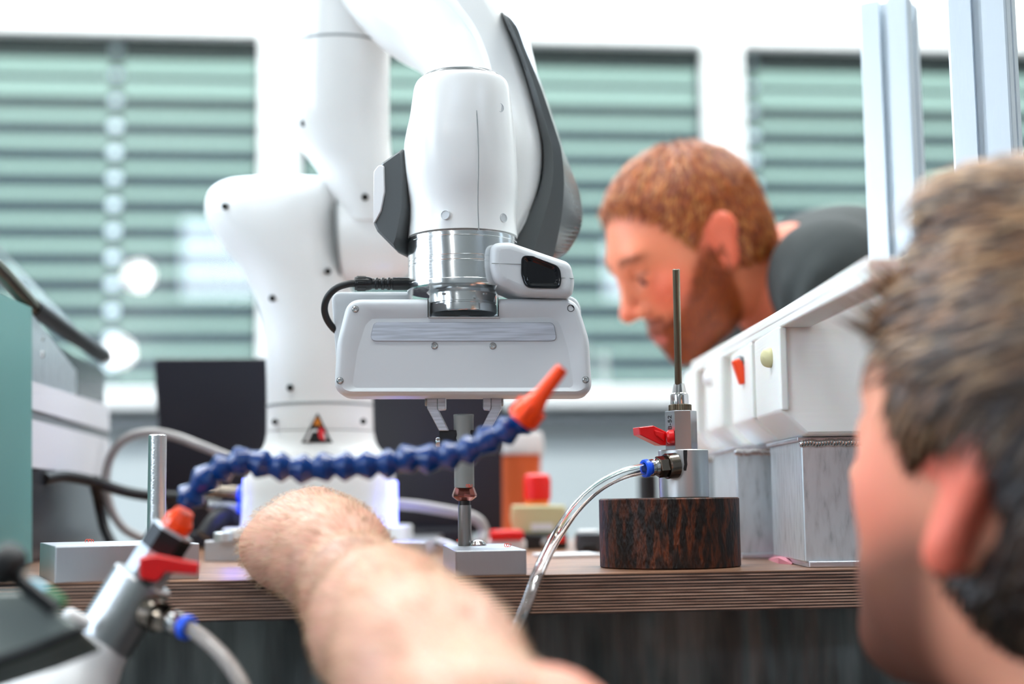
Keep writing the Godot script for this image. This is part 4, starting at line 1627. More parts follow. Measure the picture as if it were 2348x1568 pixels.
# ---------------------------------------------------------------- white feeder boxes on welded stands
func feeder() -> void:
	var boxes := [[1.06, 1787, 1000, 748, 58, "the nearest"], [1.19, 1722, 1013, 786, 52, "the second"], [1.36, 1652, 1024, 812, 46, "the third"], [1.56, 1592, 1032, 838, 40, "the farthest"]]
	var names := ["white printed plastic box nearest in the row, with a yellowish knob on its side", "white printed plastic box second in the row, with an orange clip", "white printed plastic box third in the row, with a small white knob", "white printed plastic box farthest in the row, without knob or clip"]
	for k in 4:
		var q: Array = boxes[k]
		var d: float = q[0]
		var lx := P(q[1], 900, d).x
		var y0 := P(q[1], q[2], d).y
		var y1 := P(q[1], q[3], d).y
		var z := P(q[1], 900, d).z
		var ch := W(q[4], d)
		var w: float = [0.145, 0.15, 0.13, 0.085][k]
		var corners := [[0.0, y1 - y0, 0.002], [0.0, ch, 0.006], [ch, 0.0, 0.006], [w, 0.0, 0.002], [w, y1 - y0 + 0.545 * w, 0.002]]
		var t := thing("feeder_box", names[k], "box", Vector3(lx + w / 2, y0, z - 0.05), "white feeder boxes")
		var xf := Transform3D(Basis.IDENTITY, Vector3(lx, y0, z))
		var b := MB.new()
		plate(b, corners, [[0.002, -0.104], [0.0, -0.101], [0.0, -0.004], [0.0012, -0.0012], [0.003, 0.0]], xf, 5)
		obj("body", b, M.printed_white, t)
		b = MB.new()
		b.rbox(Transform3D(Basis.IDENTITY, Vector3(lx + 0.0035, (y0 + ch + y1) / 2, z + 0.001)), Vector3(0.006, y1 - y0 - ch, 0.004), 0.0015)
		obj("edge_rib", b, M.printed_white, t)
		if k in [0, 2]:
			b = MB.new()
			var at := P(1764, 820, 1.093) if k == 0 else P(1627, 868, 1.425)
			at.x = lx
			b.lathe(Transform3D(look(Vector3(-1, 0, 0.55)), at), [[0.0, -0.008], [0.0075, -0.008], [0.0078, 0.002], [0.0072, 0.0045], [0.0045, 0.0064], [0.0, 0.007]], 28, 60.0)
			obj("knob", b, M.estop_box if k == 0 else M.light_plastic, t)
		if k == 1:
			b = MB.new()
			var at := P(1703, 852, 1.228)
			at.x = lx - 0.003
			b.rbox(Transform3D(Basis(Vector3(0, 0, 1), 0.3), at), Vector3(0.008, 0.022, 0.012), 0.002)
			obj("clip", b, M.orange_plastic, t)
			b = MB.new()
			b.lathe(Transform3D(look(Vector3(-1, 0.3, 0.5)), at + Vector3(0.001, 0.009, 0)), [[0.0, -0.004], [0.0048, -0.004], [0.0048, 0.004], [0.0, 0.005]], 20)
			obj("clip_pin", b, M.dark_steel, t)
	# the rail along their tops
	var a := P(1592, 846, 1.60)
	var c := P(2000, 622, 0.795)
	var dir := (c - a).normalized()
	var bs := Basis(dir.cross(Vector3.UP).normalized(), dir.cross(Vector3.UP).normalized().cross(dir), -dir)
	var t := thing("feeder_rail", "long straight white plastic rail running along the box tops", "rail", a)
	var b := MB.new()
	b.rbox(Transform3D(bs, (a + c) / 2 - bs.x * 0.010 + bs.y * 0.004), Vector3(0.026, 0.008, a.distance_to(c)), 0.0015, 2)
	obj("flange", b, M.printed_white, t)
	b = MB.new()
	b.rbox(Transform3D(bs, (a + c) / 2 - bs.x * 0.0095 - bs.y * 0.0022), Vector3(0.024, 0.006, a.distance_to(c)), 0.0015, 2)
	obj("web", b, M.printed_white, t)
	# stands
	var st := [[1.068, 1841, 1008, 0.085, 0.13, "nearest"], [1.232, 1690, 1030, 0.075, 0.14, "middle"], [1.42, 1622, 1046, 0.06, 0.14, "farthest"]]
	var lab := ["square welded aluminium stand with a bright bead, under the nearest white box", "square welded aluminium stand behind the nearest stand, under the second white box", "square welded aluminium stand farthest back, behind the valve and rusty block"]
	for k in 3:
		var q: Array = st[k]
		var d: float = q[0]
		var lx := P(q[1], 1150, d).x
		var z := P(q[1], 1150, d).z
		var top := P(q[1], q[2], d).y
		var s := thing("welded_stand", lab[k], "stand", Vector3(lx + q[3] / 2, TABLE_Y, z - q[4] / 2), "welded stands")
		b = MB.new()
		box_between(b, Vector3(lx, TABLE_Y + 0.004, z - q[4]), Vector3(lx + q[3], top, z), 0.0015, 2)
		obj("tube", b, M.scratched_alu, s)
		b = MB.new()
		box_between(b, Vector3(lx + 0.002, TABLE_Y, z - q[4] - 0.002), Vector3(lx + q[3] + 0.006, TABLE_Y + 0.005, z + 0.004), 0.0012, 2)
		obj("foot_plate", b, M.brushed_alu, s)
		b = MB.new()
		box_between(b, Vector3(lx - 0.003, top - 0.001, z - q[4] - 0.003), Vector3(lx + q[3] + 0.003, top + 0.0022, z + 0.002), 0.0008, 2)
		obj("top_plate", b, M.brushed_alu, s)
		b = MB.new()
		var x := lx + 0.001
		while x < lx + q[3]:
			b.lathe(Transform3D(Basis(Vector3(0, 0, 1), -0.5 + rng.randf() * 0.2), Vector3(x, top - 0.0022 + rng.randf_range(-0.0006, 0.0006), z + 0.0006)), [[0.0, -0.0032], [0.0016, -0.0026], [0.0026, 0.0], [0.0018, 0.0024], [0.0, 0.003]], 12, 80.0)
			x += 0.0022
		obj("weld_bead", b, M.chrome, s)
	b = MB.new()
	var pp := [[1762, 1283], [1800, 1276], [1843, 1268], [1843, 1289], [1815, 1294], [1785, 1292]]
	var rows := [PackedVector3Array(), PackedVector3Array()]
	for k in pp.size():
		var p := T(pp[k][0], pp[k][1], 0.0)
		rows[0].append(p)
		rows[1].append(p + Vector3(0, 0.0006 + 0.004 * (k % 2), 0))
	b.loops(rows, true, 20.0)
	tag(obj("paper_scrap", b, M.pink_paper), "crumpled scrap of pink paper lying beside the nearest stand", "paper")
	b = MB.new()
	b.lathe(Transform3D(Basis.IDENTITY, T(1488, 1245, 0.0)), [[0.0, 0.0], [0.0115, 0.0], [0.0115, W(150, 1.75)], [0.0105, W(152, 1.75)], [0.0, W(152, 1.75)]], 28)
	tag(obj("black_post", b, M.black_plastic), "black round post behind the rusty block, left of the valve body", "post")

# ---------------------------------------------------------------- blue segmented hose, front left
func front_hose() -> void:
	var d0 := 0.86
	var t := thing("segmented_hose", "blue jointed coolant hose with orange nozzle, on a tilted aluminium valve", "hose", P(285, 1480, d0))
	# tilted valve body
	var a0 := P(238, 1472, d0 + 0.005)
	var a1 := P(330, 1325, d0 + 0.01)
	var ax := axis(a0, a1)
	var n := a0.distance_to(a1)
	var b := MB.new()
	b.lathe(ax, [[0.0, 0.0], [0.0184, 0.0], [0.019, 0.0006], [0.019, n - 0.001], [0.018, n], [0.0, n]], 64)
	obj("valve_body", b, M.blasted_alu, t)
	b = MB.new()
	hex_prism(b, ax, 0.0135, n, n + 0.034, 0.35)
	obj("hex_body", b, M.scratched_alu, t)
	b = MB.new()
	var hp := ax * Vector3(0, n + 0.018, 0)
	hex_prism(b, Transform3D(ax.basis, hp), 0.0137, 0.0, 0.0145, 0.35)
	obj("hex_sleeve", b, M.black_plastic, t)
	# orange thread piece
	var o0 := ax * Vector3(0, n + 0.033, 0)
	var o1 := P(424, 1172, d0 + 0.012)
	b = MB.new()
	var m := o0.distance_to(o1)
	b.lathe(axis(o0, o1), [[0.0, 0.0], [0.0085, 0.0], [0.0092, 0.002], [0.0092, m * 0.55], [0.0075, m * 0.7], [0.006, m], [0.0, m]], 10, 25.0)
	obj("orange_base", b, M.orange_plastic, t)
	# links
	var c := []
	var way := smooth_rows([[425, 1162], [448, 1122], [480, 1090], [520, 1066], [556, 1054], [600, 1062], [650, 1074], [700, 1074], [750, 1072], [800, 1066], [850, 1068], [900, 1060], [950, 1050], [1000, 1050], [1050, 1042], [1100, 1020], [1150, 993], [1204, 960]], 12)
	var run := 0.0
	for k in way.size() - 1:
		var a := Vector2(way[k][0], way[k][1])
		var e := Vector2(way[k + 1][0], way[k + 1][1])
		if k == 0 or run >= 46.0:
			c.append([a.x + rng.randf_range(-2, 2), a.y + (4.0 if c.size() % 2 else -4.0)])
			run = 0.0
		run += a.distance_to(e)
	c.append([1204, 960])
	for k in c.size() - 1:
		var p := P(c[k][0], c[k][1], d0 + 0.01 - 0.0008 * k)
		var q := P(c[k + 1][0], c[k + 1][1], d0 + 0.01 - 0.0008 * (k + 1))
		q += (q - p) * 0.20
		var ln := p.distance_to(q)
		b = MB.new()
		b.lathe(axis(p, q), [[0.0, 0.0], [0.0050, 0.0], [0.0056, ln * 0.05], [0.0060, ln * 0.16], [0.0092, ln * 0.50], [0.0093, ln * 0.60], [0.0070, ln * 0.82], [0.0056, ln * 0.95], [0.0046, ln], [0.0, ln]], 28, 30.0)
		obj("hose_link", b, M.blue_plastic, t)
	var n0 := P(1192, 968, 0.852)
	var n1 := P(1290, 843, 0.852)
	var ln := n0.distance_to(n1)
	b = MB.new()
	b.lathe(axis(n0, n1), [[0.0, 0.0], [0.0075, 0.0], [0.0088, ln * 0.06], [0.0086, ln * 0.24], [0.0060, ln * 0.42], [0.0048, ln * 0.55], [0.0040, ln * 0.97], [0.0034, ln], [0.0020, ln], [0.0020, ln * 0.9], [0.0, ln * 0.9]], 32, 30.0)
	var nz := obj("nozzle", b, M.orange_plastic, t)
	for s in [0.0, PI / 2, PI, -PI / 2]:
		b = MB.new()
		var nx := axis(n0, n1)
		b.rbox(Transform3D(nx.basis * Basis(Vector3.UP, s), nx * (Basis(Vector3.UP, s) * Vector3(0.0080, ln * 0.17, 0))), Vector3(0.004, ln * 0.28, 0.0035), 0.001)
		obj("nozzle_lug", b, M.orange_plastic, nz)
	# lever
	b = MB.new()
	var lv := d0 - 0.02
	plate(b, px_corners([[320, 1278, 6], [360, 1272, 6], [455, 1292, 6], [452, 1319, 6], [380, 1312, 8], [360, 1334, 6], [322, 1326, 6]], 380, 1300, lv), [[0.001, -0.016], [0.0, -0.015], [0.0, -0.001], [0.001, 0.0]], Transform3D(Basis(Vector3.UP, 0.2), P(380, 1300, lv)), 4)
	obj("lever", b, M.red_plastic, t)
	b = MB.new()
	b.lathe(axis(P(352, 1305, d0 + 0.005), P(345, 1312, lv - 0.004)), [[0.0, 0.0], [0.0075, 0.0], [0.0075, 0.02], [0.0, 0.02]], 24)
	obj("lever_hub", b, M.black_plastic, t)
	fitting(t, P(352, 1408, d0 - 0.005), P(432, 1440, d0 - 0.02), 1.05)
	# outlet and holder under the body
	b = MB.new()
	var h0 := ax * Vector3(0, 0.002, 0)
	var h1 := P(60, 1720, d0 - 0.03)
	var hn := h0.distance_to(h1)
	b.lathe(axis(h0, h1), [[0.0, 0.0], [0.0172, 0.0], [0.0185, hn * 0.1], [0.026, hn * 0.4], [0.036, hn * 0.7], [0.037, hn], [0.0, hn]], 48)
	obj("holder", b, M.light_plastic, t)
	b = MB.new()
	b.lathe(axis(P(195, 1432, d0 - 0.02), P(140, 1404, d0 - 0.03)), [[0.0, 0.0], [0.005, 0.0], [0.005, 0.012], [0.0036, 0.0145], [0.0, 0.015]], 24)
	obj("stop_pin", b, M.light_plastic, t)
	b = MB.new()
	var pts := curve([P(428, 1438, d0 - 0.019), P(446, 1448, d0 - 0.022), P(480, 1474, d0 - 0.03), P(520, 1516, d0 - 0.04), P(556, 1572, d0 - 0.05), P(590, 1660, d0 - 0.06)], 8)
	hollow_tube(b, pts, 0.0044, 0.0028)
	tag(obj("clear_hose", b, M.milky_tube), "milky plastic hose running down from the tilted front valve", "hose")
	# a slanted case, a dark rod and a small driver beside it
	var k := thing("instrument_case", "dark grey slanted instrument case in the near left corner", "case", P(0, 1520, 0.72))
	var kx := Transform3D(Basis(Vector3.RIGHT, -0.35), P(60, 1440, 0.72))
	b = MB.new()
	plate(b, px_corners([[-140, 1352, 10], [40, 1350, 14], [122, 1392, 14], [188, 1440, 12], [80, 1486, 12], [-140, 1560, 10]], 60, 1440, 0.72), [[0.002, -0.045], [0.0, -0.043], [0.0, -0.002], [0.002, 0.0]], kx)
	obj("shell", b, M.case_grey, k)
	b = MB.new()
	b.tube(curve([P(-140, 1556, 0.715), P(0, 1512, 0.715), P(100, 1478, 0.715), P(190, 1438, 0.72)], 4), 0.0026, 12)
	obj("rubber_edge", b, M.black_rubber, k)
	b = MB.new()
	b.tube(curve([P(-60, 1250, 0.72), P(0, 1296, 0.72), P(60, 1345, 0.72), P(128, 1398, 0.72)], 5), 0.0042, 16)
	var rod := thing("support_rod", "black rod with a rubber knob slanting over the case, near left corner", "rod", P(0, 1300, 0.72))
	obj("rod", b, M.black_plastic, rod)
	b = MB.new()
	b.lathe(axis(P(-20, 1270, 0.715), P(40, 1318, 0.715)), [[0.0, 0.0], [0.009, 0.002], [0.0115, 0.006], [0.0115, 0.012], [0.008, 0.017], [0.0, 0.018]], 28)
	obj("clamp_knob", b, M.black_rubber, rod)
	var g := thing("screwdriver", "small screwdriver with green grip and pale blue end by the rod", "screwdriver", P(100, 1360, 0.73))
	b = MB.new()
	b.lathe(axis(P(60, 1338, 0.73), P(102, 1362, 0.73)), [[0.0, 0.0], [0.0038, 0.0008], [0.0044, 0.004], [0.0044, 0.0105], [0.0, 0.0108]], 20)
	obj("end_cap", b, M.cyan_tip, g)
	b = MB.new()
	b.lathe(axis(P(101, 1361, 0.73), P(150, 1392, 0.73)), [[0.0, 0.0], [0.0046, 0.0], [0.0046, 0.008], [0.003, 0.0122], [0.0, 0.0126]], 20)
	obj("handle", b, M.green_grip, g)

# ---------------------------------------------------------------- machine at the left
func left_machine() -> void:
	var X := func(d: float) -> float: return -0.451 - (d - 1.32) * 0.064
	var t := thing("machine", "grey and teal machine with sloping glass lid, at the left of bench", "machine", Vector3(-0.68, TABLE_Y, -1.3))
	var side := func(d: float, y: float, out_: float) -> Vector3:     # photograph height y at depth d, on the machine's right side
		var px: float = 1174.0 + X.call(d) * FPX / d
		var p := P(px, y, d)
		return p + Vector3(out_, 0, 0)
	var slab := func(called: String, m: Material, q: Array, th: float, parent: Node):
		# q: [depth, top y, bottom y] near and far
		var b := MB.new()
		var l0 := PackedVector3Array()
		var l1 := PackedVector3Array()
		for c in [[q[0], q[1]], [q[3], q[4]], [q[3], q[5]], [q[0], q[2]]]:
			l0.append(side.call(c[0], c[1], -0.004))
			l1.append(side.call(c[0], c[1], th))
		b.loops([l0, l1], true, 20.0)
		return obj(called, b, m, parent)
	# carcass
	var b := MB.new()
	var l0 := PackedVector3Array()
	var l1 := PackedVector3Array()
	for c in [[1.0, 640], [1.66, 830], [1.66, 1268], [1.0, 1332]]:
		var p: Vector3 = side.call(c[0], c[1], -0.003)
		if c[1] > 1200:
			p.y = TABLE_Y
		l0.append(p)
		l1.append(p + Vector3(-0.42, 0, 0))
	l0[0].y = EYE_Y + 0.17
	l1[0].y = EYE_Y + 0.17
	l0[1].y = EYE_Y + 0.155
	l1[1].y = EYE_Y + 0.155
	b.loops([l0, l1], true, 20.0)
	obj("carcass", b, M.machine_dark, t)
	slab.call("teal_panel", M.teal_paint, [1.0, 585, 1330, 1.318, 705, 1289], 0.006, t)
	var pl: Node = slab.call("side_plate", M.scratched_alu, [1.325, 715, 880, 1.50, 850, 905], 0.003, t)
	slab.call("upper_band", M.pale_band, [1.32, 873, 936, 1.655, 930, 990], 0.004, t)
	slab.call("grey_strip", M.grey_band, [1.32, 937, 960, 1.655, 991, 1006], 0.002, t)
	slab.call("lower_band", M.pale_band, [1.32, 961, 1071, 1.655, 1007, 1094], 0.004, t)
	slab.call("kick_plate", M.machine_dark, [1.32, 1074, 1286, 1.655, 1096, 1256], 0.003, t)
	for q in [[90, 776, 1.365], [92, 812, 1.365], [68, 1084, 1.333], [68, 1114, 1.333]]:
		b = MB.new()
		b.lathe(Transform3D(look(Vector3(1, 0, 0.3)), P(q[0], q[1], q[2])), [[0.0, -0.004], [0.0045, -0.004], [0.0045, 0.001], [0.003, 0.003], [0.0, 0.0035]], 20)
		obj("bolt", b, M.chrome, t)
	# the lid's bar: pale near the camera, black beyond
	b = MB.new()
	b.tube(PackedVector3Array([P(-160, 470, 1.06), P(0, 622, 1.237), P(74, 703, 1.335)]), 0.0075, 16)
	obj("lid_bar", b, M.old_steel, t)
	b = MB.new()
	b.tube(PackedVector3Array([P(74, 703, 1.335), P(160, 764, 1.48), P(241, 818, 1.65)]), 0.0085, 16)
	obj("lid_strut", b, M.black_rubber, t)
	b = MB.new()
	b.lathe(Transform3D(look(Vector3(0.4, 0, 1)), P(240, 822, 1.64)), [[0.0, -0.006], [0.006, -0.006], [0.006, 0.003], [0.0, 0.006]], 20)
	obj("strut_end", b, M.chrome, t)
	b = MB.new()
	var g0 := PackedVector3Array()
	var g1 := PackedVector3Array()
	for q in [[-160, 440, 1.06], [0, 560, 1.237], [220, 800, 1.60], [236, 816, 1.64], [74, 700, 1.335], [-160, 466, 1.06]]:
		g0.append(P(q[0], q[1], q[2]))
		g1.append(P(q[0], q[1], q[2]) + Vector3(-0.004, 0, 0))
	b.loops([g0, g1], true, 20.0)
	obj("lid_pane", b, M.lid_glass, t)

# ---------------------------------------------------------------- things behind the robot
func background_things() -> void:
	var d := 1.68
	# laptop
	var t := thing("laptop", "open dark laptop seen from behind, between robot and windows", "laptop", T(755, 1244))
	var b := MB.new()
	var cs := px_corners([[357, 822, 14], [1150, 820, 14], [1152, 1225, 10], [372, 1226, 10]], 755, 1020, d)
	plate(b, cs, [[0.002, -0.008], [0.0, -0.0065], [0.0, -0.0015], [0.0015, 0.0]], Transform3D(Basis(Vector3.RIGHT, 0.12), P(755, 1020, d)))
	obj("lid", b, M.laptop, t)
	b = MB.new()
	var hx := P(755, 1228, d)
	b.rbox(Transform3D(Basis.IDENTITY, Vector3(hx.x - 0.012, TABLE_Y + 0.011, hx.z - 0.10)), Vector3(0.355, 0.02, 0.23), 0.004, 2)
	obj("keyboard_base", b, M.laptop, t)
	# cables
	var cab := func(called: String, pts: Array, r: float, m: Material, label: String):
		var c := []
		for q in pts:
			c.append(P(q[0], q[1], q[2]))
		var bb := MB.new()
		bb.tube(curve(c, 8), r, 12)
		tag(obj(called, bb, m), label, "cable")
	cab.call("grey_cable", [[330, 1236, 1.52], [285, 1212, 1.52], [256, 1170, 1.52], [243, 1110, 1.52], [252, 1050, 1.52], [285, 1008, 1.51], [340, 991, 1.5], [400, 1000, 1.5], [460, 1022, 1.49], [520, 1046, 1.49], [575, 1068, 1.48]], 0.0047, M.grey_cable, "grey cable looping high behind the upright steel rod")
	cab.call("grey_cable", [[905, 1155, 1.46], [960, 1160, 1.46], [1020, 1170, 1.46], [1070, 1180, 1.46], [1100, 1196, 1.46], [1110, 1220, 1.46], [1102, 1246, 1.45]], 0.0058, M.grey_cable, "grey cable bending from the robot base behind the steel pin")
	cab.call("black_cable", [[100, 1098, 1.37], [150, 1092, 1.42], [215, 1104, 1.46], [275, 1124, 1.48], [335, 1136, 1.49], [400, 1140, 1.5], [470, 1150, 1.5], [540, 1168, 1.48]], 0.0058, M.black_rubber, "thick black cable from the machine across to the robot base")
	cab.call("black_cable", [[215, 1100, 1.462], [226, 1150, 1.5], [240, 1210, 1.5], [262, 1256, 1.48]], 0.0055, M.black_rubber, "black cable hanging down to the bench beside the machine")
	cab.call("black_cable", [[470, 1230, 1.42], [500, 1190, 1.43], [530, 1180, 1.44], [560, 1200, 1.44], [575, 1228, 1.43]], 0.010, M.black_rubber, "short fat black cable bunched at the foot of robot base")
	cab.call("white_cable", [[985, 1240, 1.5], [1020, 1246, 1.46], [1060, 1262, 1.42], [1100, 1268, 1.38]], 0.0042, M.light_plastic, "white cable lying on the bench behind the milled block")
	# plugs at the left of the base
	for q in [[1126, "upper"], [1160, "lower"]]:
		var a := P(478, q[0], 1.44)
		var e := P(562, q[0] + 6, 1.44)
		var n := a.distance_to(e)
		var g := thing("plug", "metal cable plug at the robot base, the %s of two" % q[1], "plug", a)
		b = MB.new()
		b.lathe(axis(a, e), [[0.0, 0.0], [0.005, 0.0], [0.006, n * 0.1], [0.006, n * 0.35], [0.0072, n * 0.38], [0.0072, n * 0.8], [0.006, n * 0.83], [0.006, n], [0.0, n]], 24)
		obj("plug_shell", b, M.nickel if q[1] == "upper" else M.dark_steel, g)
		b = MB.new()
		b.lathe(axis(a.lerp(e, 0.82), a.lerp(e, 0.93)), [[0.0, 0.0], [0.0078, 0.0], [0.0078, n * 0.1], [0.0, n * 0.1]], 24)
		obj("plug_ring", b, M.collar_blue, g)
	# tub, emergency stop, meters
	b = MB.new()
	var tb := T(1170, 1240)
	var tc := P(1186, 1210, 1.76)
	tc.y = TABLE_Y
	var hh := P(1190, 1020, 1.76).y - TABLE_Y
	var g := thing("orange_tub", "tapered orange tub with a white rim behind the gripped tool", "tub", tc)
	b.lathe(Transform3D(Basis.IDENTITY, tc), [[0.0, 0.0], [0.024, 0.0], [0.026, 0.003], [0.031, hh * 0.92], [0.0, hh * 0.92]], 40)
	obj("tub", b, M.orange_tub, g)
	b = MB.new()
	b.lathe(Transform3D(Basis.IDENTITY, tc), [[0.0, hh * 0.90], [0.033, hh * 0.90], [0.0345, hh * 0.93], [0.034, hh * 1.08], [0.031, hh * 1.14], [0.0, hh * 1.15]], 40)
	obj("rim", b, M.light_plastic, g)
	var ed := 1.52
	var ep := P(1235, 1222, ed)
	var s := thing("emergency_stop", "red emergency stop button on a cream box", "button", ep)
	b = MB.new()
	plate(b, px_corners([[1172, 1158, 6], [1296, 1158, 6], [1302, 1190, 6], [1296, 1224, 5], [1178, 1224, 5], [1170, 1190, 6]], 1235, 1190, ed), [[0.002, -0.05], [0.0, -0.048], [0.0, -0.002], [0.002, 0.0]], Transform3D(Basis.IDENTITY, P(1235, 1190, ed)))
	obj("box", b, M.estop_box, s)
	b = MB.new()
	b.rbox(Transform3D(Basis.IDENTITY, P(1243, 1208, ed - 0.0005)), Vector3(0.024, 0.008, 0.001), 0.0003)
	obj("label_plate", b, M.light_plastic, s)
	var kp := P(1232, 1158, ed + 0.02)
	b = MB.new()
	b.lathe(Transform3D(Basis.IDENTITY, kp), [[0.0, -0.001], [0.0125, -0.001], [0.0125, 0.006], [0.0, 0.006]], 36)
	obj("collar", b, M.estop_ring, s)
	b = MB.new()
	b.lathe(Transform3D(Basis.IDENTITY, kp), [[0.0, 0.005], [0.0135, 0.005], [0.0148, 0.008], [0.0150, 0.026], [0.0138, 0.0315], [0.010, 0.0335], [0.0, 0.034]], 36)
	obj("button_head", b, M.estop_red, s)
	# the black console the box stands on
	var q := thing("console", "low black console carrying the cream emergency stop box", "console", Vector3(ep.x, TABLE_Y, ep.z - 0.03))
	b = MB.new()
	box_between(b, Vector3(P(1186, 1250, ed).x, TABLE_Y, ep.z - 0.07), Vector3(P(1300, 1250, ed).x, ep.y, ep.z + 0.012), 0.003, 2)
	obj("case", b, M.black_plastic, q)
	b = MB.new()
	b.lathe(Transform3D(look(Vector3(0, 0.2, 1)), P(1252, 1244, ed - 0.013)), [[0.0, -0.004], [0.0055, -0.004], [0.0055, 0.001], [0.0035, 0.003], [0.0, 0.0032]], 24)
	obj("dial", b, M.chrome, q)
	b = MB.new()
	b.rbox(Transform3D(Basis.IDENTITY, P(1277, 1236, ed - 0.014)), Vector3(0.016, 0.007, 0.006), 0.002)
	obj("rocker", b, M.estop_red, q)
	# small things along the back
	b = MB.new()
	b.rbox(Transform3D(Basis(Vector3.UP, 0.1), P(1160, 1226, 1.50)), Vector3(0.036, 0.011, 0.03), 0.004, 2)
	tag(obj("red_handle", b, M.red_plastic), "small red plastic handle lying on a pale block behind the pin", "handle")
	b = MB.new()
	var rb0 := P(1158, 1246, 1.49)
	box_between(b, Vector3(rb0.x - 0.026, TABLE_Y, rb0.z - 0.04), Vector3(rb0.x + 0.022, P(1160, 1236, 1.50).y - 0.0005, rb0.z), 0.003, 2)
	tag(obj("pale_block", b, M.light_plastic), "pale plastic block under the small red handle", "block")
	var m := thing("tape_measure", "dark blue and silver tape measure left of the rusty block", "tape measure", T(1352, 1268))
	var mp := T(1352, 1268)
	b = MB.new()
	b.rbox(Transform3D(Basis.IDENTITY, mp + Vector3(0, 0.010, -0.02)), Vector3(0.026, 0.020, 0.036), 0.004, 3)
	obj("case", b, M.machine_dark, m)
	b = MB.new()
	b.rbox(Transform3D(Basis.IDENTITY, mp + Vector3(0.0, 0.0205, -0.02)), Vector3(0.02, 0.004, 0.028), 0.0018, 2)
	obj("cap", b, M.light_plastic, m)
	b = MB.new()
	b.rbox(Transform3D(Basis.IDENTITY, mp + Vector3(0, 0.006, -0.0015)), Vector3(0.012, 0.005, 0.002), 0.0005)
	obj("slot", b, M.black_plastic, m)
	b = MB.new()
	b.rbox(Transform3D(Basis(Vector3.UP, 0.2), T(1300, 1272, 0.002)), Vector3(0.055, 0.003, 0.05), 0.001)
	tag(obj("white_card", b, M.light_plastic), "flat white card lying on the bench beside the tape measure", "card")

func bench_things() -> void:
	# left plate with rod
	var fl := T(126, 1338)
	var fr := T(457, 1327)
	fl.y = TABLE_Y
	var h := 0.0252
	var b := MB.new()
	var ex := (fr - fl).normalized()
	var ez := Vector3(ex.z, 0, -ex.x)
	if ez.z > 0:
		ez = -ez
	var w := fl.distance_to(fr)
	var dp := 0.12
	b.rbox(Transform3D(Basis(ex, Vector3.UP, -ez), fl + ex * w / 2 + ez * (dp / 2 + 0.001) + Vector3(0, h / 2, 0)), Vector3(w, h, dp), 0.0007, 2)
	tag(obj("aluminium_plate", b, M.milled_alu), "thick aluminium plate at the left bench edge carrying the upright rod", "plate")
	b = MB.new()
	var r0 := T(357, 1240, h)
	var hh := P(364, 995, 1.05).y - (TABLE_Y + h)
	r0 = Vector3(P(358, 1240, 1.05).x, TABLE_Y + h, P(358, 1240, 1.05).z)
	b.lathe(Transform3D(Basis.IDENTITY, r0), [[0.0, 0.0], [0.0067, 0.0], [0.0067, hh - 0.0008], [0.0059, hh], [0.0, hh]], 40)
	tag(obj("steel_rod", b, M.rod), "plain bright metal rod standing upright on the left aluminium plate", "rod")
	# block beyond it with a disc and a white plug
	b = MB.new()
	var q0 := T(468, 1288)
	var q1 := T(600, 1286)
	box_between(b, Vector3(q0.x, TABLE_Y, q0.z - 0.09), Vector3(q1.x, P(468, 1243, 1.27).y, q0.z), 0.0008, 2)
	tag(obj("aluminium_block", b, M.milled_alu), "pale aluminium block between the left plate and the fist", "block")
	b = MB.new()
	var dpos := P(512, 1243, 1.30)
	dpos.y = P(468, 1243, 1.27).y
	b.lathe(Transform3D(Basis.IDENTITY, dpos), [[0.0, 0.0], [0.0088, 0.0], [0.0088, 0.007], [0.0075, 0.0082], [0.0, 0.0085]], 32)
	tag(obj("metal_disc", b, M.scratched_alu), "small grey metal disc on the pale block left of the fist", "disc")
	b = MB.new()
	b.rbox(Transform3D(Basis.IDENTITY, Vector3(P(546, 1230, 1.31).x, dpos.y + 0.0058, P(546, 1230, 1.31).z)), Vector3(0.014, 0.0115, 0.012), 0.003, 2)
	tag(obj("white_plug", b, M.light_plastic), "small white plug beside the metal disc on the pale block", "plug")
	# robot mounting plate
	b = MB.new()
	var m0 := T(976, 1283)
	var top := P(920, 1240, 1.36).y
	box_between(b, Vector3(P(640, 1260, 1.33).x, TABLE_Y, -1.62), Vector3(m0.x, top, m0.z), 0.0008, 2)
	tag(obj("mounting_plate", b, M.milled_alu), "broad aluminium plate under the white robot base", "plate")

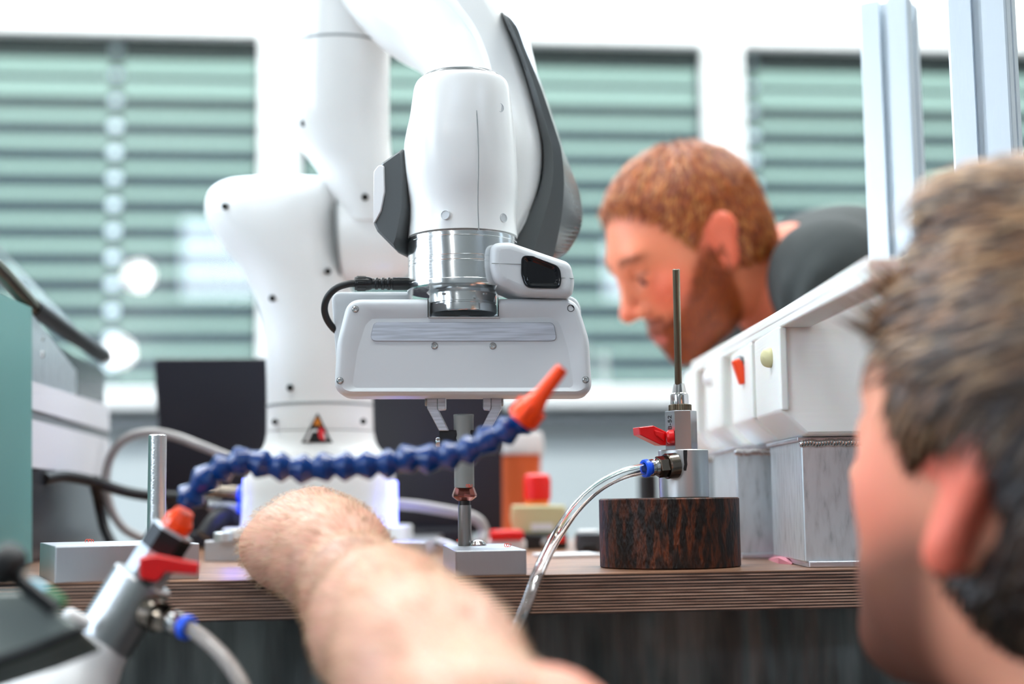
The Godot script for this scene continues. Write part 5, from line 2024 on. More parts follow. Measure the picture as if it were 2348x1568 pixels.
func profiles() -> void:
	var labs := ["upright aluminium slotted profile, the left one by the windows at right", "upright aluminium slotted profile, the right one above the near head"]
	for k in 2:
		var d: float = [1.30, 1.08][k]
		var edge: float = [2093, 2322][k]
		var ctr := P(edge, 300, d)
		var hgt: float = [P(2006, 4, 1.33).y - TABLE_Y, 0.62][k]
		var s := 0.045
		var c := []
		# section with a slot in each side
		var h := s / 2
		var g := 0.004
		var dp := 0.0045
		var poly := PackedVector2Array()
		for q in 4:
			var rot := PI / 2 * q
			for p in [Vector2(-h + 0.002, -h), Vector2(-g, -h), Vector2(-g, -h + dp), Vector2(-g * 2.2, -h + dp), Vector2(-g * 2.2, -h + dp + 0.005), Vector2(g * 2.2, -h + dp + 0.005), Vector2(g * 2.2, -h + dp), Vector2(g, -h + dp), Vector2(g, -h), Vector2(h - 0.002, -h), Vector2(h - 0.0006, -h + 0.0006)]:
				poly.append(p.rotated(rot))
		var turn := Basis(Vector3.UP, deg_to_rad(-29.0))
		# corner (h, h) of the turned square comes to the seen edge
		var off := turn * Vector3(h, 0, h)
		var base := Vector3(ctr.x - off.x, TABLE_Y, ctr.z - off.z)
		var b := MB.new()
		var l0 := PackedVector3Array()
		var l1 := PackedVector3Array()
		for p in poly:
			l0.append(base + turn * Vector3(p.x, 0, p.y))
			l1.append(base + turn * Vector3(p.x, hgt, p.y))
		b.loops([l0, l1], true, 20.0)
		tag(obj("slotted_profile", b, M.brushed_alu_v), labs[k], "profile", "slotted profiles")

# ---------------------------------------------------------------- people
func lin(r: float, g: float, b: float) -> Color:
	return Color(r, g, b).srgb_to_linear()

func head_field(f: Field, neck_to: Vector3, jaw := 1.0, cheek := 0.0, ear := 1.0) -> void:
	# a head in its own axes: x its left, y up, z the way it faces; about 0.235 m tall
	f.ell(Vector3(0, 0.034, -0.014), Vector3(0.074, 0.088, 0.098), 0.02)
	f.ell(Vector3(0, -0.008, 0.030), Vector3(0.061, 0.088, 0.061), 0.03)
	f.ell(Vector3(0, -0.064, 0.026), Vector3(0.052 * jaw, 0.046, 0.054), 0.03)
	f.ell(Vector3(0, -0.098, 0.066), Vector3(0.023, 0.018, 0.020), 0.03)
	f.cap(Vector3(-0.034, 0.031, 0.074), Vector3(0.034, 0.031, 0.074), 0.0125, 0.0125, 0.02)
	for s in [-1.0, 1.0]:
		f.ell(Vector3(s * (0.041 if ear >= 1.0 else 0.034), -0.018, 0.055), Vector3(0.020, 0.018, 0.020), 0.02)
		f.ell(Vector3(s * 0.032, 0.007, 0.094), Vector3(0.017, 0.0105, 0.014), 0.012, Basis.IDENTITY, true)
		f.ell(Vector3(s * 0.0315, 0.005, 0.0760), Vector3(0.0150, 0.0128, 0.0130), 0.005)
		f.ell(Vector3(s * 0.0315, 0.0015, 0.0905), Vector3(0.0125, 0.0050, 0.0095), 0.002, Basis(Vector3(0, 0, 1), s * -0.05), true)
	f.cap(Vector3(0, 0.024, 0.083), Vector3(0, -0.022, 0.107), 0.0072, 0.0092, 0.014)
	f.ell(Vector3(0, -0.027, 0.109), Vector3(0.0100, 0.0088, 0.0105), 0.01)
	for s in [-1.0, 1.0]:
		f.ell(Vector3(s * 0.0125, -0.031, 0.097), Vector3(0.0078, 0.007, 0.011), 0.007)
		f.ell(Vector3(s * 0.006, -0.039, 0.101), Vector3(0.0032, 0.003, 0.005), 0.003, Basis.IDENTITY, true)
	f.cap(Vector3(-0.018, -0.061, 0.083), Vector3(0.018, -0.061, 0.083), 0.0062, 0.0062, 0.010)
	f.ell(Vector3(0, -0.060, 0.0875), Vector3(0.012, 0.006, 0.006), 0.008)
	f.cap(Vector3(-0.014, -0.0735, 0.083), Vector3(0.014, -0.0735, 0.083), 0.0070, 0.0070, 0.010)
	f.cap(Vector3(-0.023, -0.0672, 0.093), Vector3(0.023, -0.0672, 0.093), 0.0018, 0.0018, 0.004, true)
	for s in [-1.0, 1.0]:
		var turn := Basis(Vector3.UP, s * -0.35) * Basis(Vector3.RIGHT, -0.18)
		if cheek > 0.0:
			f.ell(Vector3(s * 0.041, -0.022, 0.040), Vector3(0.022, 0.028, 0.024) * cheek, 0.03)
		f.ell(Vector3(s * 0.0790, 0.013, -0.017), Vector3(0.0080, 0.0215, 0.0200 * ear), 0.008, turn)
		f.ell(Vector3(s * 0.0770, -0.012, -0.011), Vector3(0.0075, 0.0215, 0.0140 * ear), 0.008, turn)
		f.ell(Vector3(s * 0.0745, -0.029, -0.006), Vector3(0.0065, 0.0090, 0.0080), 0.008)
		f.ell(Vector3(s * 0.0885, 0.001, -0.009), Vector3(0.0060, 0.019, 0.0105), 0.005, turn, true)
	f.cap(Vector3(0, -0.03, -0.030), neck_to, 0.056, 0.060, 0.03)

func scalp_field(f: Field, thick: float, front: float, brow_line: float, nape: float) -> void:
	f.ell(Vector3(0, 0.036, -0.015), Vector3(0.075 + thick * 0.8, 0.089 + thick, 0.099 + thick), 0.02)
	f.ell(Vector3(0, -0.02, -0.045), Vector3(0.066 + thick * 0.4, 0.07, 0.062 + thick * 0.4), 0.03)
	# the hair ends at a line before the ears and over the brow, round the ears and at the nape
	f.ell(Vector3(0, brow_line - 0.107, front + 0.075), Vector3(0.105, 0.107, 0.088), 0.012, Basis(Vector3.RIGHT, -0.22), true)
	for s in [-1.0, 1.0]:
		f.ell(Vector3(s * 0.083, -0.012, -0.008), Vector3(0.024, 0.038, 0.027), 0.01, Basis.IDENTITY, true)
	f.ell(Vector3(0, nape - 0.06, -0.02), Vector3(0.13, 0.060, 0.14), 0.012, Basis(Vector3.RIGHT, -0.15), true)

func strands(b: MB, shell: MB, xf: Transform3D, count: int, flow, length: Vector2, width: float, colors: Array, lift: float, keep = null, scale_by = null) -> void:
	# tapered locks rooted on a shell (given in the head's own axes) and combed along a flow
	b.colored = true
	var nt := shell.v.size() / 3
	var area := PackedFloat32Array()
	var sum := 0.0
	for t in nt:
		sum += (shell.v[t * 3 + 1] - shell.v[t * 3]).cross(shell.v[t * 3 + 2] - shell.v[t * 3]).length()
		area.append(sum)
	for k in count:
		var t := area.bsearch(rng.randf() * sum)
		t = mini(t, nt - 1)
		var u := rng.randf()
		var w := rng.randf()
		if u + w > 1.0:
			u = 1.0 - u
			w = 1.0 - w
		var p := shell.v[t * 3] * (1 - u - w) + shell.v[t * 3 + 1] * u + shell.v[t * 3 + 2] * w
		if keep != null and not keep.call(p):
			continue
		var nn := shell.n[t * 3]
		var dir: Vector3 = flow.call(p)
		dir += Vector3(rng.randf_range(-1, 1), rng.randf_range(-1, 1), rng.randf_range(-1, 1)) * 0.22
		dir = (dir - nn * dir.dot(nn)).normalized()
		var len_ := rng.randf_range(length.x, length.y)
		var rise := rng.randf_range(0.3, 1.0) * lift
		var tone := 1.0
		if scale_by != null:
			var sb: Vector2 = scale_by.call(p)
			len_ *= sb.x
			rise *= sb.x
			tone = sb.y
		var side := nn.cross(dir).normalized()
		var c: Color = colors[rng.randi() % colors.size()]
		c = c * rng.randf_range(0.75, 1.2) * tone
		c.a = 1.0
		var rings := []
		var p0 := p - nn * width
		for s in 4:
			var f := s / 3.0
			# follows the skull's curve: falls back towards it as it runs along
			var q := p0 + dir * len_ * f + nn * (rise * sin(f * PI * 0.8) - len_ * len_ * f * f * 3.2)
			var r: float = width * [0.8, 1.0, 0.8, 0.12][s]
			rings.append([xf * (q + side * r), xf * (q + nn * r * 0.6), xf * (q - side * r)])
		for s in 3:
			for e in 2:
				var a: Vector3 = rings[s][e]
				var bb: Vector3 = rings[s][e + 1]
				var d: Vector3 = rings[s + 1][e]
				var g: Vector3 = rings[s + 1][e + 1]
				var fn := (d - a).cross(bb - a).normalized()
				var outw := xf.basis * nn
				if fn.dot(outw) < 0.0:
					fn = -fn
				var tri := [a, bb, d, bb, g, d]
				var cl := (bb - a).cross(d - a).dot(fn) > 0.0      # Godot's fronts run clockwise
				for i in 6:
					var j: int = i if not cl else [0, 2, 1, 3, 5, 4][i]
					b.v.append(tri[j])
					var sgn: float = -1.0 if (e == 0) else 1.0
					b.n.append((fn * 0.8 + outw * 0.6 - (xf.basis * side) * sgn * 0.0).normalized())
					b.c.append(c)

func eye(t: Node3D, xf: Transform3D, s: float) -> void:
	var at := Vector3(s * 0.0315, 0.0045, 0.0762)
	var b := MB.new()
	b.lathe(xf * Transform3D(Basis(Vector3.RIGHT, PI / 2), at), [[0.0, -0.0105], [0.006, -0.0085], [0.0100, -0.003], [0.0105, 0.0], [0.0100, 0.003], [0.0078, 0.007], [0.0042, 0.0096], [0.0, 0.0104]], 24, 80.0)
	var e := obj("eye", b, M.eye_white, t)
	b = MB.new()
	b.lathe(xf * Transform3D(Basis(Vector3.RIGHT, PI / 2 + 0.22), at), [[0.0, 0.0075], [0.0072, 0.0078], [0.0064, 0.0092], [0.004, 0.0106], [0.0, 0.0111]], 24, 80.0)
	obj("iris", b, M.iris, e)

func red_haired_person() -> void:
	var ang := deg_to_rad(16.0)
	var pitch := deg_to_rad(31.0)
	var f0 := Vector3(-cos(ang), 0, sin(ang))
	var fw := (f0 * cos(pitch) - Vector3.UP * sin(pitch)).normalized()
	var up := (Vector3.UP * cos(pitch) + f0 * sin(pitch)).normalized()
	var bs := Basis(up.cross(fw), up, fw) * Basis(Vector3(0, 0, 1), -0.04)
	var sc := 0.95
	bs = bs.scaled(Vector3.ONE * sc)
	var at := P(1662, 548, 1.60) - bs * Vector3(0.078, 0.0, -0.014)
	var xf := Transform3D(bs, at)
	var nb := P(1822, 660, 1.72)                       # root of the neck
	var chest := P(1990, 800, 1.76)
	var t := thing("person", "red-haired bearded person in a dark grey t-shirt, leaning over the bench", "person", Vector3(P(2250, 1100, 2.0).x, 0, P(2250, 1100, 2.0).z))
	var skin0 := lin(0.86, 0.50, 0.36)
	var rosy := lin(0.86, 0.36, 0.26)
	var beard := lin(0.54, 0.22, 0.06)
	var brow := lin(0.48, 0.24, 0.12)
	var lip := lin(0.66, 0.29, 0.24)
	var bn := FastNoiseLite.new()
	bn.frequency = 0.12
	bn.seed = 9
	var paint := func(p: Vector3) -> Color:
		var c := skin0
		var ch := Vector3(absf(p.x) - 0.046, p.y + 0.02, p.z - 0.062).length()
		c = c.lerp(rosy, 0.65 * (1.0 - smoothstep(0.012, 0.045, ch)))
		c = c.lerp(rosy, 0.45 * (1.0 - smoothstep(0.010, 0.022, Vector3(p.x, p.y + 0.028, p.z - 0.108).length())))
		if absf(p.x) > 0.07 and absf(p.y) < 0.04:
			c = c.lerp(rosy, 0.7)
		# beard: jaw, chin, upper lip and up to the ear
		var edge := lerpf(-0.048, 0.004, smoothstep(0.075, 0.012, p.z))
		edge += 0.007 * bn.get_noise_3dv(p * 1000.0)
		var bd := smoothstep(edge + 0.010, edge - 0.012, p.y) * smoothstep(-0.018, -0.002, p.z)
		bd *= 1.0 - smoothstep(-0.110, -0.124, p.y)
		if absf(p.x) > 0.0735:
			bd = 0.0
		if p.z > 0.07 and absf(p.x) < 0.02 and p.y < -0.062 and p.y > -0.0765:
			bd *= 0.0
		if p.z > 0.062 and absf(p.x) < 0.026 and p.y < -0.042 and p.y > -0.058:
			bd = maxf(bd, 0.85)
		if p.z > 0.084 and p.y > -0.044:
			bd = 0.0
		c = c.lerp(beard, bd)
		if p.z > 0.074 and absf(p.x) < 0.021 and p.y < -0.0585 and p.y > -0.0795 and bd < 0.3:
			c = c.lerp(lip, 0.8)
		var bw := smoothstep(0.0065, 0.003, absf(p.y - 0.030 - 0.004 * sin(absf(p.x) * 60.0))) * smoothstep(0.010, 0.016, absf(p.x)) * smoothstep(0.056, 0.046, absf(p.x))
		if p.z > 0.05:
			c = c.lerp(brow, 0.85 * bw)
		# lashes along the lid line are dark hair
		if p.z > 0.07 and absf(absf(p.x) - 0.0315) < 0.014 and absf(p.y - 0.0105) < 0.0022:
			c = c.lerp(brow, 0.8)
		return c
	var inv := xf.affine_inverse()
	var f := Field.new()
	head_field(f, inv * nb, 1.03)
	var b := MB.new()
	f.mesh(b, 0.0036, xf, paint, Vector3(-0.2, -0.2, -0.25), Vector3(0.2, 0.2, 0.2))
	# the rest of the body, bent forward from the hips, hands on the bench
	var g := Field.new()
	var hip := P(2330, 1105, 2.27)
	var knee := Vector3(hip.x + 0.02, 0.50, hip.z + 0.06)
	var shl := P(1905, 640, 1.60)
	var shr := P(1960, 760, 1.93)
	var mid := (shl + shr) / 2
	g.cap(nb.lerp(at, 0.25), nb, 0.055, 0.060, 0.02)
	g.cap(nb, mid, 0.062, 0.085, 0.05)
	g.cap(shl, shr, 0.052, 0.052, 0.06)
	g.cap(mid, mid.lerp(hip, 0.55), 0.105, 0.115, 0.06)
	g.cap(mid.lerp(hip, 0.5), hip, 0.115, 0.12, 0.06)
	var sides := [[shl, P(2090, 1020, 1.68), P(2080, 1190, 1.62), P(2040, 1210, 1.58)], [shr, P(1900, 1080, 1.99), P(1700, 1205, 1.84), P(1650, 1212, 1.80)]]
	for s in 2:
		var q: Array = sides[s]
		var el: Vector3 = q[1]
		var wr: Vector3 = q[2]
		wr.y = TABLE_Y + 0.035
		g.cap(q[0], el, 0.048, 0.040, 0.03)
		g.cap(el, wr, 0.040, 0.027, 0.015)
		var hd: Vector3 = q[3]
		hd.y = TABLE_Y + 0.022
		g.cap(wr, hd, 0.026, 0.024, 0.012)
		var fdir := (hd - wr)
		fdir.y = 0
		fdir = fdir.normalized()
		var sd := fdir.cross(Vector3.UP)
		for k in 4:
			var root := hd + sd * (k - 1.5) * 0.019
			var m2: Vector3 = root + fdir * [0.040, 0.046, 0.044, 0.034][k]
			m2.y = TABLE_Y + 0.016
			var tip: Vector3 = m2 + fdir * [0.026, 0.032, 0.030, 0.022][k]
			tip.y = TABLE_Y + 0.010
			g.cap(root, m2, 0.0098, 0.0085, 0.006)
			g.cap(m2, tip, 0.0085, 0.0072, 0.004)
		var th := wr + sd * 0.03 * (-1 if s == 0 else 1)
		th.y = TABLE_Y + 0.02
		g.cap(wr, th + fdir * 0.03, 0.014, 0.010, 0.01)
		g.cap(th + fdir * 0.03, th + fdir * 0.06, 0.010, 0.008, 0.006)
	for s in [-1.0, 1.0]:
		var h2: Vector3 = hip + Vector3(0.02, -0.02, s * 0.09)
		var k2: Vector3 = Vector3(knee.x, 0.50, knee.z + s * 0.09)
		var a2: Vector3 = Vector3(knee.x + 0.02, 0.09, knee.z + s * 0.10)
		g.cap(h2, k2, 0.085, 0.058, 0.04)
		g.cap(k2, a2, 0.056, 0.040, 0.02)
		g.cap(a2 - Vector3(0, 0.045, 0), a2 + Vector3(-0.16, -0.055, 0), 0.042, 0.034, 0.03)
	g.mesh(b, 0.011, Transform3D.IDENTITY, func(_p: Vector3) -> Color: return skin0.lerp(rosy, 0.25))
	obj("body", b, M.skin, t)
	for s in [-1.0, 1.0]:
		eye(t, xf, s)
	# clothes
	g = Field.new()
	g.cap(nb + (mid - nb) * 0.22, mid, 0.070, 0.098, 0.05)
	g.cap(shl, shr, 0.064, 0.064, 0.06)
	g.cap(mid, mid.lerp(hip, 0.55), 0.118, 0.127, 0.06)
	g.cap(mid.lerp(hip, 0.5), hip, 0.127, 0.130, 0.06)
	g.cap(mid, P(1760, 850, 1.80), 0.105, 0.085, 0.05)
	for s in 2:
		var q: Array = sides[s]
		g.cap(q[0], q[0].lerp(q[1], 0.62), 0.062, 0.058, 0.035)
	# a few sagging folds over the shoulder and chest
	for k in 5:
		var a2: Vector3 = shl.lerp(mid, 0.15 + k * 0.16) + Vector3(0.02 - 0.01 * k, 0.050, 0.03 - 0.02 * k)
		g.cap(a2, a2 + Vector3(-0.05 + 0.02 * k, -0.10, 0.035), 0.010, 0.006, 0.012)
	for fold in [[P(1835, 760, 1.552), P(1842, 690, 1.540), P(1872, 625, 1.537), P(1925, 585, 1.545), P(1990, 566, 1.57)], [P(1792, 735, 1.575), P(1808, 650, 1.558), P(1845, 590, 1.560), P(1900, 550, 1.585)]]:
		for k in fold.size() - 1:
			g.cap(fold[k], fold[k + 1], 0.0085, 0.0085, 0.009)
	for k in 16:
		var cb := look(nb - at)
		var p0 := nb.lerp(at, 0.10) + cb * (Vector3(cos(TAU * k / 16), 0, sin(TAU * k / 16)) * 0.068)
		var p1 := nb.lerp(at, 0.10) + cb * (Vector3(cos(TAU * (k + 1) / 16), 0, sin(TAU * (k + 1) / 16)) * 0.068)
		g.cap(p0, p1, 0.0075, 0.0075, 0.006)
	# neck opening
	g.cap(nb.lerp(at, 0.9), nb + (mid - nb) * 0.10, 0.0645, 0.0645, 0.006, true)
	b = MB.new()
	g.mesh(b, 0.009, Transform3D.IDENTITY)
	obj("shirt", b, M.shirt, t)
	g = Field.new()
	g.cap(mid.lerp(hip, 0.86), hip + Vector3(0, -0.03, 0), 0.135, 0.135, 0.05)
	for s in [-1.0, 1.0]:
		var h2: Vector3 = hip + Vector3(0.02, -0.02, s * 0.09)
		var k2: Vector3 = Vector3(knee.x, 0.50, knee.z + s * 0.09)
		var a2: Vector3 = Vector3(knee.x + 0.02, 0.11, knee.z + s * 0.10)
		g.cap(h2, k2, 0.098, 0.074, 0.04)
		g.cap(k2, a2, 0.072, 0.062, 0.02)
	b = MB.new()
	g.mesh(b, 0.014, Transform3D.IDENTITY)
	obj("trousers", b, M.trousers, t)
	# hair
	var sf := Field.new()
	scalp_field(sf, 0.006, 0.026, 0.100, -0.036)
	var shell := MB.new()
	sf.mesh(shell, 0.005, Transform3D.IDENTITY)
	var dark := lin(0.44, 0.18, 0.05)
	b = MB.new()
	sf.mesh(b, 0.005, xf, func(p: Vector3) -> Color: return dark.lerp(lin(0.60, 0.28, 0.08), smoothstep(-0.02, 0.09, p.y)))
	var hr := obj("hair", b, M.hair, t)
	b = MB.new()
	var whorl := Vector3(-0.01, 0.118, -0.060)
	strands(b, shell, xf, 9000, func(p: Vector3) -> Vector3:
		var d := (p - whorl).normalized()
		if p.z > 0.0:
			d += Vector3(0.25, 0.1, 0.6) * smoothstep(0.0, 0.06, p.z)
		if p.y < 0.02:
			d += Vector3(0, -0.9, 0.25)
		return d, Vector2(0.012, 0.030), 0.0008, [lin(0.58, 0.26, 0.06), lin(0.72, 0.38, 0.12), lin(0.46, 0.18, 0.04), lin(0.80, 0.52, 0.26), lin(0.64, 0.31, 0.09)], 0.007, null, func(p: Vector3) -> Vector2: return Vector2(lerpf(0.45, 1.0, smoothstep(0.02, 0.10, p.y)), 1.0))
	var st := obj("hair_locks", b, M.hair, hr)
	st.set_meta("kind", "stuff")
	# beard bristles over the jaw
	var bsh := MB.new()
	f = Field.new()
	head_field(f, inv * nb, 1.03)
	f.mesh(bsh, 0.006, Transform3D.IDENTITY, null, Vector3(-0.1, -0.135, -0.02), Vector3(0.1, 0.01, 0.12))
	b = MB.new()
	strands(b, bsh, xf, 4200, func(p: Vector3) -> Vector3: return Vector3(p.x * 2.0, -1.0, 0.55), Vector2(0.006, 0.013), 0.00055, [lin(0.54, 0.23, 0.07), lin(0.66, 0.32, 0.11), lin(0.40, 0.16, 0.05)], 0.003, func(p: Vector3) -> bool:
		var edge := lerpf(-0.050, 0.0, smoothstep(0.075, 0.012, p.z))
		if p.z > 0.07 and absf(p.x) < 0.019 and p.y < -0.060 and p.y > -0.0785:
			return false
		if p.z > 0.062 and absf(p.x) < 0.026 and p.y < -0.044 and p.y > -0.058:
			return true
		return p.y < edge and p.z > -0.008 and p.y > -0.118)
	st = obj("beard", b, M.hair, t)
	st.set_meta("kind", "stuff")

func front_person() -> void:
	var ang := deg_to_rad(32.0)
	var pitch := deg_to_rad(16.0)
	var f0 := Vector3(-sin(ang), 0, -cos(ang))
	var fw := (f0 * cos(pitch) + Vector3.UP * sin(pitch)).normalized()
	var up := (Vector3.UP * cos(pitch) - f0 * sin(pitch)).normalized()
	var bs := Basis(up.cross(fw), up, fw).scaled(Vector3.ONE * 1.08)
	var at := P(2196, 1130, 0.64) - bs * Vector3(0.080, 0.0, -0.014)
	var xf := Transform3D(bs, at)
	var inv := xf.affine_inverse()
	var t := thing("person", "near person with tousled brown hair, reaching a bare arm to the bench", "person", Vector3(at.x, 0, at.z + 0.1))
	var skin0 := lin(0.84, 0.58, 0.47)
	var rosy := lin(0.86, 0.42, 0.34)
	var stub := lin(0.36, 0.22, 0.165)
	var paint := func(p: Vector3) -> Color:
		var c := skin0
		var ch := Vector3(absf(p.x) - 0.05, p.y + 0.02, p.z - 0.055).length()
		c = c.lerp(rosy, 0.45 * (1.0 - smoothstep(0.012, 0.055, ch)))
		if absf(p.x) > 0.07 and absf(p.y) < 0.045 and p.z < 0.02:
			c = c.lerp(rosy, 0.85)
		var edge := lerpf(-0.046, -0.020, smoothstep(0.07, 0.012, p.z))
		var bd := smoothstep(edge + 0.012, edge - 0.022, p.y) * smoothstep(-0.005, 0.02, p.z) * (1.0 - smoothstep(-0.112, -0.13, p.y))
		c = c.lerp(stub, bd * 0.9)
		var bw := smoothstep(0.007, 0.003, absf(p.y - 0.031)) * smoothstep(0.010, 0.016, absf(p.x)) * smoothstep(0.058, 0.048, absf(p.x))
		if p.z > 0.05:
			c = c.lerp(stub, 0.8 * bw)
		return c
	var nk := at + Vector3(0.035, -0.175, 0.045)
	var f := Field.new()
	head_field(f, inv * nk, 0.93, 0.0, 0.74)
	var b := MB.new()
	f.mesh(b, 0.0036, xf, paint, Vector3(-0.2, -0.22, -0.25), Vector3(0.2, 0.2, 0.2))
	# trunk, far arm and kneeling legs stay below the picture
	var g := Field.new()
	var lft := (bs * Vector3(1, 0, 0))
	lft.y = 0
	lft = lft.normalized()
	var shl := nk + lft * 0.165 + Vector3(0.02, -0.085, 0.015)
	var shr := nk - lft * 0.165 + Vector3(0.02, -0.085, 0.02)
	var hip := Vector3(nk.x + 0.05, 0.30, nk.z + 0.12)
	g.cap(nk.lerp(at, 0.2), nk, 0.060, 0.064, 0.02)
	g.cap(nk, (shl + shr) / 2, 0.064, 0.075, 0.05)
	g.cap(shl, shr, 0.052, 0.052, 0.05)
	g.cap((shl + shr) / 2, hip, 0.105, 0.125, 0.06)
	var re := shr + Vector3(0.05, -0.26, -0.06)
	var rw := re + Vector3(-0.06, -0.02, -0.22)
	g.cap(shr, re, 0.048, 0.039, 0.03)
	g.cap(re, rw, 0.039, 0.028, 0.02)
	g.ell(rw + Vector3(-0.01, -0.01, -0.05), Vector3(0.034, 0.020, 0.045), 0.02)
	for k in 4:
		var root := rw + Vector3(-0.038 + k * 0.018, -0.012, -0.085)
		g.cap(root, root + Vector3(0, -0.02, -0.034), 0.0095, 0.0085, 0.006)
		g.cap(root + Vector3(0, -0.02, -0.034), root + Vector3(0, -0.046, -0.03), 0.0085, 0.0075, 0.004)
	g.cap(rw + Vector3(-0.03, 0, -0.03), rw + Vector3(-0.055, -0.012, -0.075), 0.012, 0.009, 0.008)
	for s in [-1.0, 1.0]:
		var h2: Vector3 = hip + lft * s * 0.10
		var k2: Vector3 = Vector3(h2.x - 0.02, 0.09, h2.z - 0.28) + lft * s * 0.05
		g.cap(h2, k2, 0.085, 0.060, 0.04)
		g.cap(k2, Vector3(h2.x, 0.06, h2.z + 0.12), 0.056, 0.042, 0.02)
		g.cap(Vector3(h2.x, 0.05, h2.z + 0.10), Vector3(h2.x, 0.045, h2.z + 0.24), 0.045, 0.036, 0.02)
	# the arm that reaches to the bench edge
	var elbow := P(1110, 1735, 0.60)
	var wrist := P(788, 1300, 0.945)
	g.cap(shl, elbow + Vector3(0.02, -0.006, 0.0), 0.052, 0.046, 0.03)
	b.color = Color.WHITE
	g.mesh(b, 0.011, Transform3D.IDENTITY, func(_p: Vector3) -> Color: return skin0.lerp(rosy, 0.25))
	# forearm and hand on a finer grid
	var a := Field.new()
	a.cap(elbow, P(986, 1562, 0.70), 0.043, 0.0365, 0.03)
	a.cap(P(986, 1562, 0.70), P(888, 1446, 0.80), 0.0365, 0.0355, 0.03)
	a.cap(P(888, 1446, 0.80), P(826, 1370, 0.88), 0.0355, 0.0305, 0.03)
	a.cap(P(826, 1370, 0.88), P(768, 1292, 0.955), 0.0305, 0.0268, 0.03)
	a.cap(P(768, 1292, 0.955), P(712, 1242, 0.995), 0.0268, 0.0235, 0.03)
	a.cap(P(1000, 1540, 0.68), P(885, 1400, 0.80), 0.034, 0.026, 0.03)
	# back of the hand: four bones fanning to the knuckles
	var kn := [P(600, 1256, 1.000), P(628, 1222, 1.020), P(676, 1186, 1.040), P(735, 1166, 1.050)]
	var kr := [0.0120, 0.0122, 0.0125, 0.0130]
	for k in 4:
		a.cap(P(772 + (k - 1.5) * 10, 1284 - (k - 1.5) * 14, 0.95), kn[k], 0.0175, kr[k], 0.030)
	a.ell(P(700, 1248, 0.995), Vector3(0.032, 0.023, 0.034), 0.02)
	for k in 4:
		a.ell(kn[k] + Vector3(-0.002, 0.004, 0.006), Vector3(0.0085, 0.0085, 0.0085), 0.008)
	a.ell(P(640, 1275, 0.992), Vector3(0.017, 0.017, 0.020), 0.02)
	# fingers curl down behind the knuckles and back to the palm
	for k in 4:
		var p0: Vector3 = kn[k]
		var ln: float = [0.034, 0.040, 0.044, 0.040][k]
		var p1 := p0 + Vector3(-0.006, -0.016, -1.0).normalized() * ln + Vector3(0, -0.012, 0)
		var p2 := p1 + Vector3(0.004, -0.026, 0.006)
		p2.y = maxf(p2.y, TABLE_Y + 0.009)
		var p3 := p2 + Vector3(0.003, 0.0, 0.022)
		p3.y = TABLE_Y + 0.0085
		a.cap(p0, p1, kr[k] * 0.86, 0.0098, 0.008)
		a.cap(p1, p2, 0.0098, 0.0090, 0.005)
		a.cap(p2, p3, 0.0090, 0.0078, 0.004)
	# thumb from the side of the palm, lying along the far side
	var t0 := P(792, 1232, 0.985)
	var t1 := P(806, 1204, 1.020)
	var t2 := P(800, 1196, 1.055)
	var t3 := P(782, 1202, 1.082)
	a.cap(P(760, 1268, 0.965), t0, 0.0175, 0.0150, 0.018)
	a.cap(t0, t1, 0.0150, 0.0125, 0.014)
	a.cap(t1, t2, 0.0122, 0.0112, 0.006)
	a.cap(t2, t3, 0.0115, 0.0095, 0.005)
	var knp := kn
	var pale := lin(0.80, 0.615, 0.52)
	var mott := FastNoiseLite.new()
	mott.frequency = 0.09
	mott.seed = 5
	var arm_paint := func(p: Vector3) -> Color:
		var c := pale.lerp(rosy, 0.10 + 0.16 * mott.get_noise_3dv(p * 1000.0) + 0.10 * mott.get_noise_3dv(p * 260.0))
		for q in knp:
			c = c.lerp(rosy, 0.35 * (1.0 - smoothstep(0.008, 0.024, p.distance_to(q))))
		return c
	var arm := MB.new()
	a.mesh(arm, 0.0036, Transform3D.IDENTITY, arm_paint)
	b.colored = true
	b.v.append_array(arm.v)
	b.n.append_array(arm.n)
	b.c.append_array(arm.c)
	obj("body", b, M.skin, t)
	for s in [-1.0, 1.0]:
		eye(t, xf, s)
	# hair of the forearm and the back of the hand
	var hb := MB.new()
	var axis_dir := (wrist - elbow).normalized()
	strands(hb, arm, Transform3D.IDENTITY, 15000, func(p: Vector3) -> Vector3: return axis_dir + Vector3(-0.35, -0.35, 0.0), Vector2(0.007, 0.016), 0.00012, [lin(0.70, 0.52, 0.38), lin(0.58, 0.41, 0.28), lin(0.84, 0.72, 0.58)], 0.004, func(p: Vector3) -> bool: return p.z > -1.03)
	var st := obj("arm_hair", hb, M.hair, t)
	st.set_meta("kind", "stuff")
	# clothes
	g = Field.new()
	g.cap(nk.lerp((shl + shr) / 2, 0.35), (shl + shr) / 2, 0.074, 0.088, 0.05)
	g.cap(shl, shr, 0.062, 0.062, 0.05)
	g.cap((shl + shr) / 2, hip, 0.117, 0.137, 0.06)
	g.cap(shl, shl.lerp(elbow, 0.5), 0.062, 0.058, 0.03)
	g.cap(shr, shr.lerp(re, 0.6), 0.060, 0.056, 0.03)
	g.cap(nk.lerp(at, 0.8), nk.lerp((shl + shr) / 2, 0.1), 0.068, 0.068, 0.01, true)
	b = MB.new()
	g.mesh(b, 0.012, Transform3D.IDENTITY)
	obj("shirt", b, M.shirt, t)
	g = Field.new()
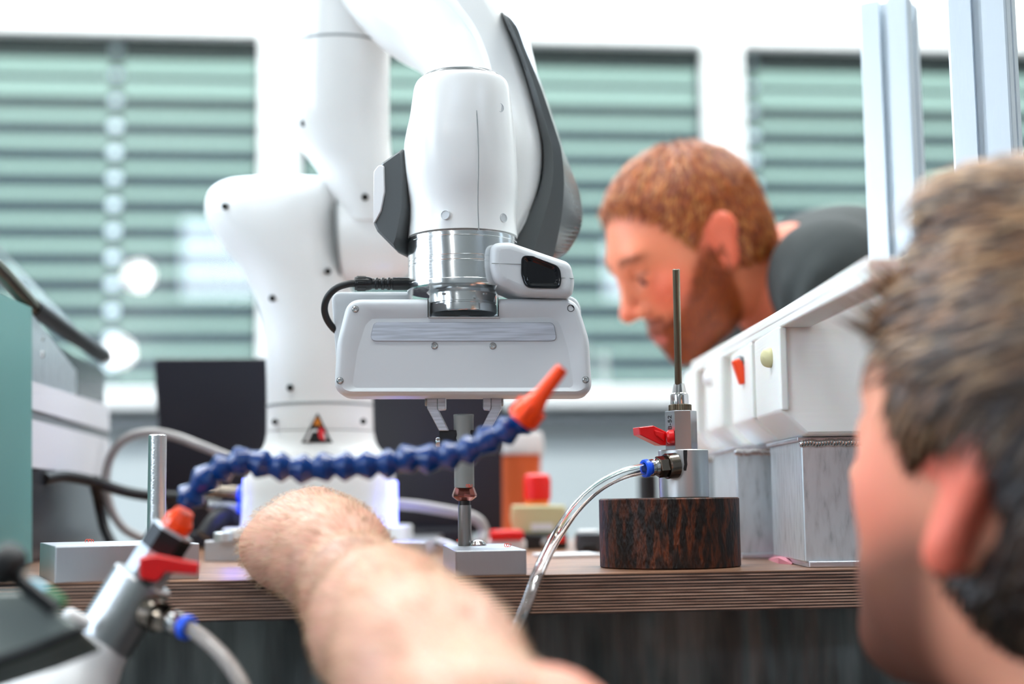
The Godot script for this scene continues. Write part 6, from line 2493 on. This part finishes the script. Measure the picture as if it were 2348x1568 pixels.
	g.cap(hip + Vector3(0, 0.06, 0), hip, 0.142, 0.140, 0.04)
	for s in [-1.0, 1.0]:
		var h2: Vector3 = hip + lft * s * 0.10
		var k2: Vector3 = Vector3(h2.x - 0.02, 0.09, h2.z - 0.28) + lft * s * 0.05
		g.cap(h2, k2, 0.097, 0.074, 0.04)
		g.cap(k2, Vector3(h2.x, 0.06, h2.z + 0.08), 0.072, 0.056, 0.02)
	b = MB.new()
	g.mesh(b, 0.014, Transform3D.IDENTITY)
	obj("trousers", b, M.trousers, t)
	# hair: a thick shell and combed locks over it
	var sf := Field.new()
	scalp_field(sf, 0.013, 0.010, 0.088, -0.088)
	sf.ell(Vector3(0.0, 0.118, 0.02), Vector3(0.055, 0.018, 0.055), 0.03)
	var shell := MB.new()
	sf.mesh(shell, 0.005, Transform3D.IDENTITY)
	b = MB.new()
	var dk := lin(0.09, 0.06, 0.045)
	sf.mesh(b, 0.005, xf, func(p: Vector3) -> Color: return dk.lerp(lin(0.45, 0.32, 0.21), smoothstep(0.0, 0.12, p.y + p.z * 0.5)))  # lighter bleached top; nape shade is put into the colour
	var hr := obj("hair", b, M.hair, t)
	b = MB.new()
	var whorl := Vector3(-0.02, 0.11, -0.085)
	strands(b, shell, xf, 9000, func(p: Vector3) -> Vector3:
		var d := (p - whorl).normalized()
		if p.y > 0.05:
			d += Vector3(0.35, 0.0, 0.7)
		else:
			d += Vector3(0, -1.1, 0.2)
		return d, Vector2(0.022, 0.048), 0.0010, [lin(0.40, 0.27, 0.16), lin(0.58, 0.40, 0.245), lin(0.27, 0.17, 0.10), lin(0.72, 0.57, 0.41), lin(0.20, 0.125, 0.08)], 0.010, null, func(p: Vector3) -> Vector2: return Vector2(lerpf(0.30, 1.0, smoothstep(-0.01, 0.07, p.y)) * lerpf(1.0, 0.5, smoothstep(0.03, 0.08, p.z)), lerpf(0.10, 1.15, smoothstep(-0.01, 0.11, p.y + p.z * 0.5))))  # second scale value darkens low, rear locks as painted shade
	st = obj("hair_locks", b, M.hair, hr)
	st.set_meta("kind", "stuff")
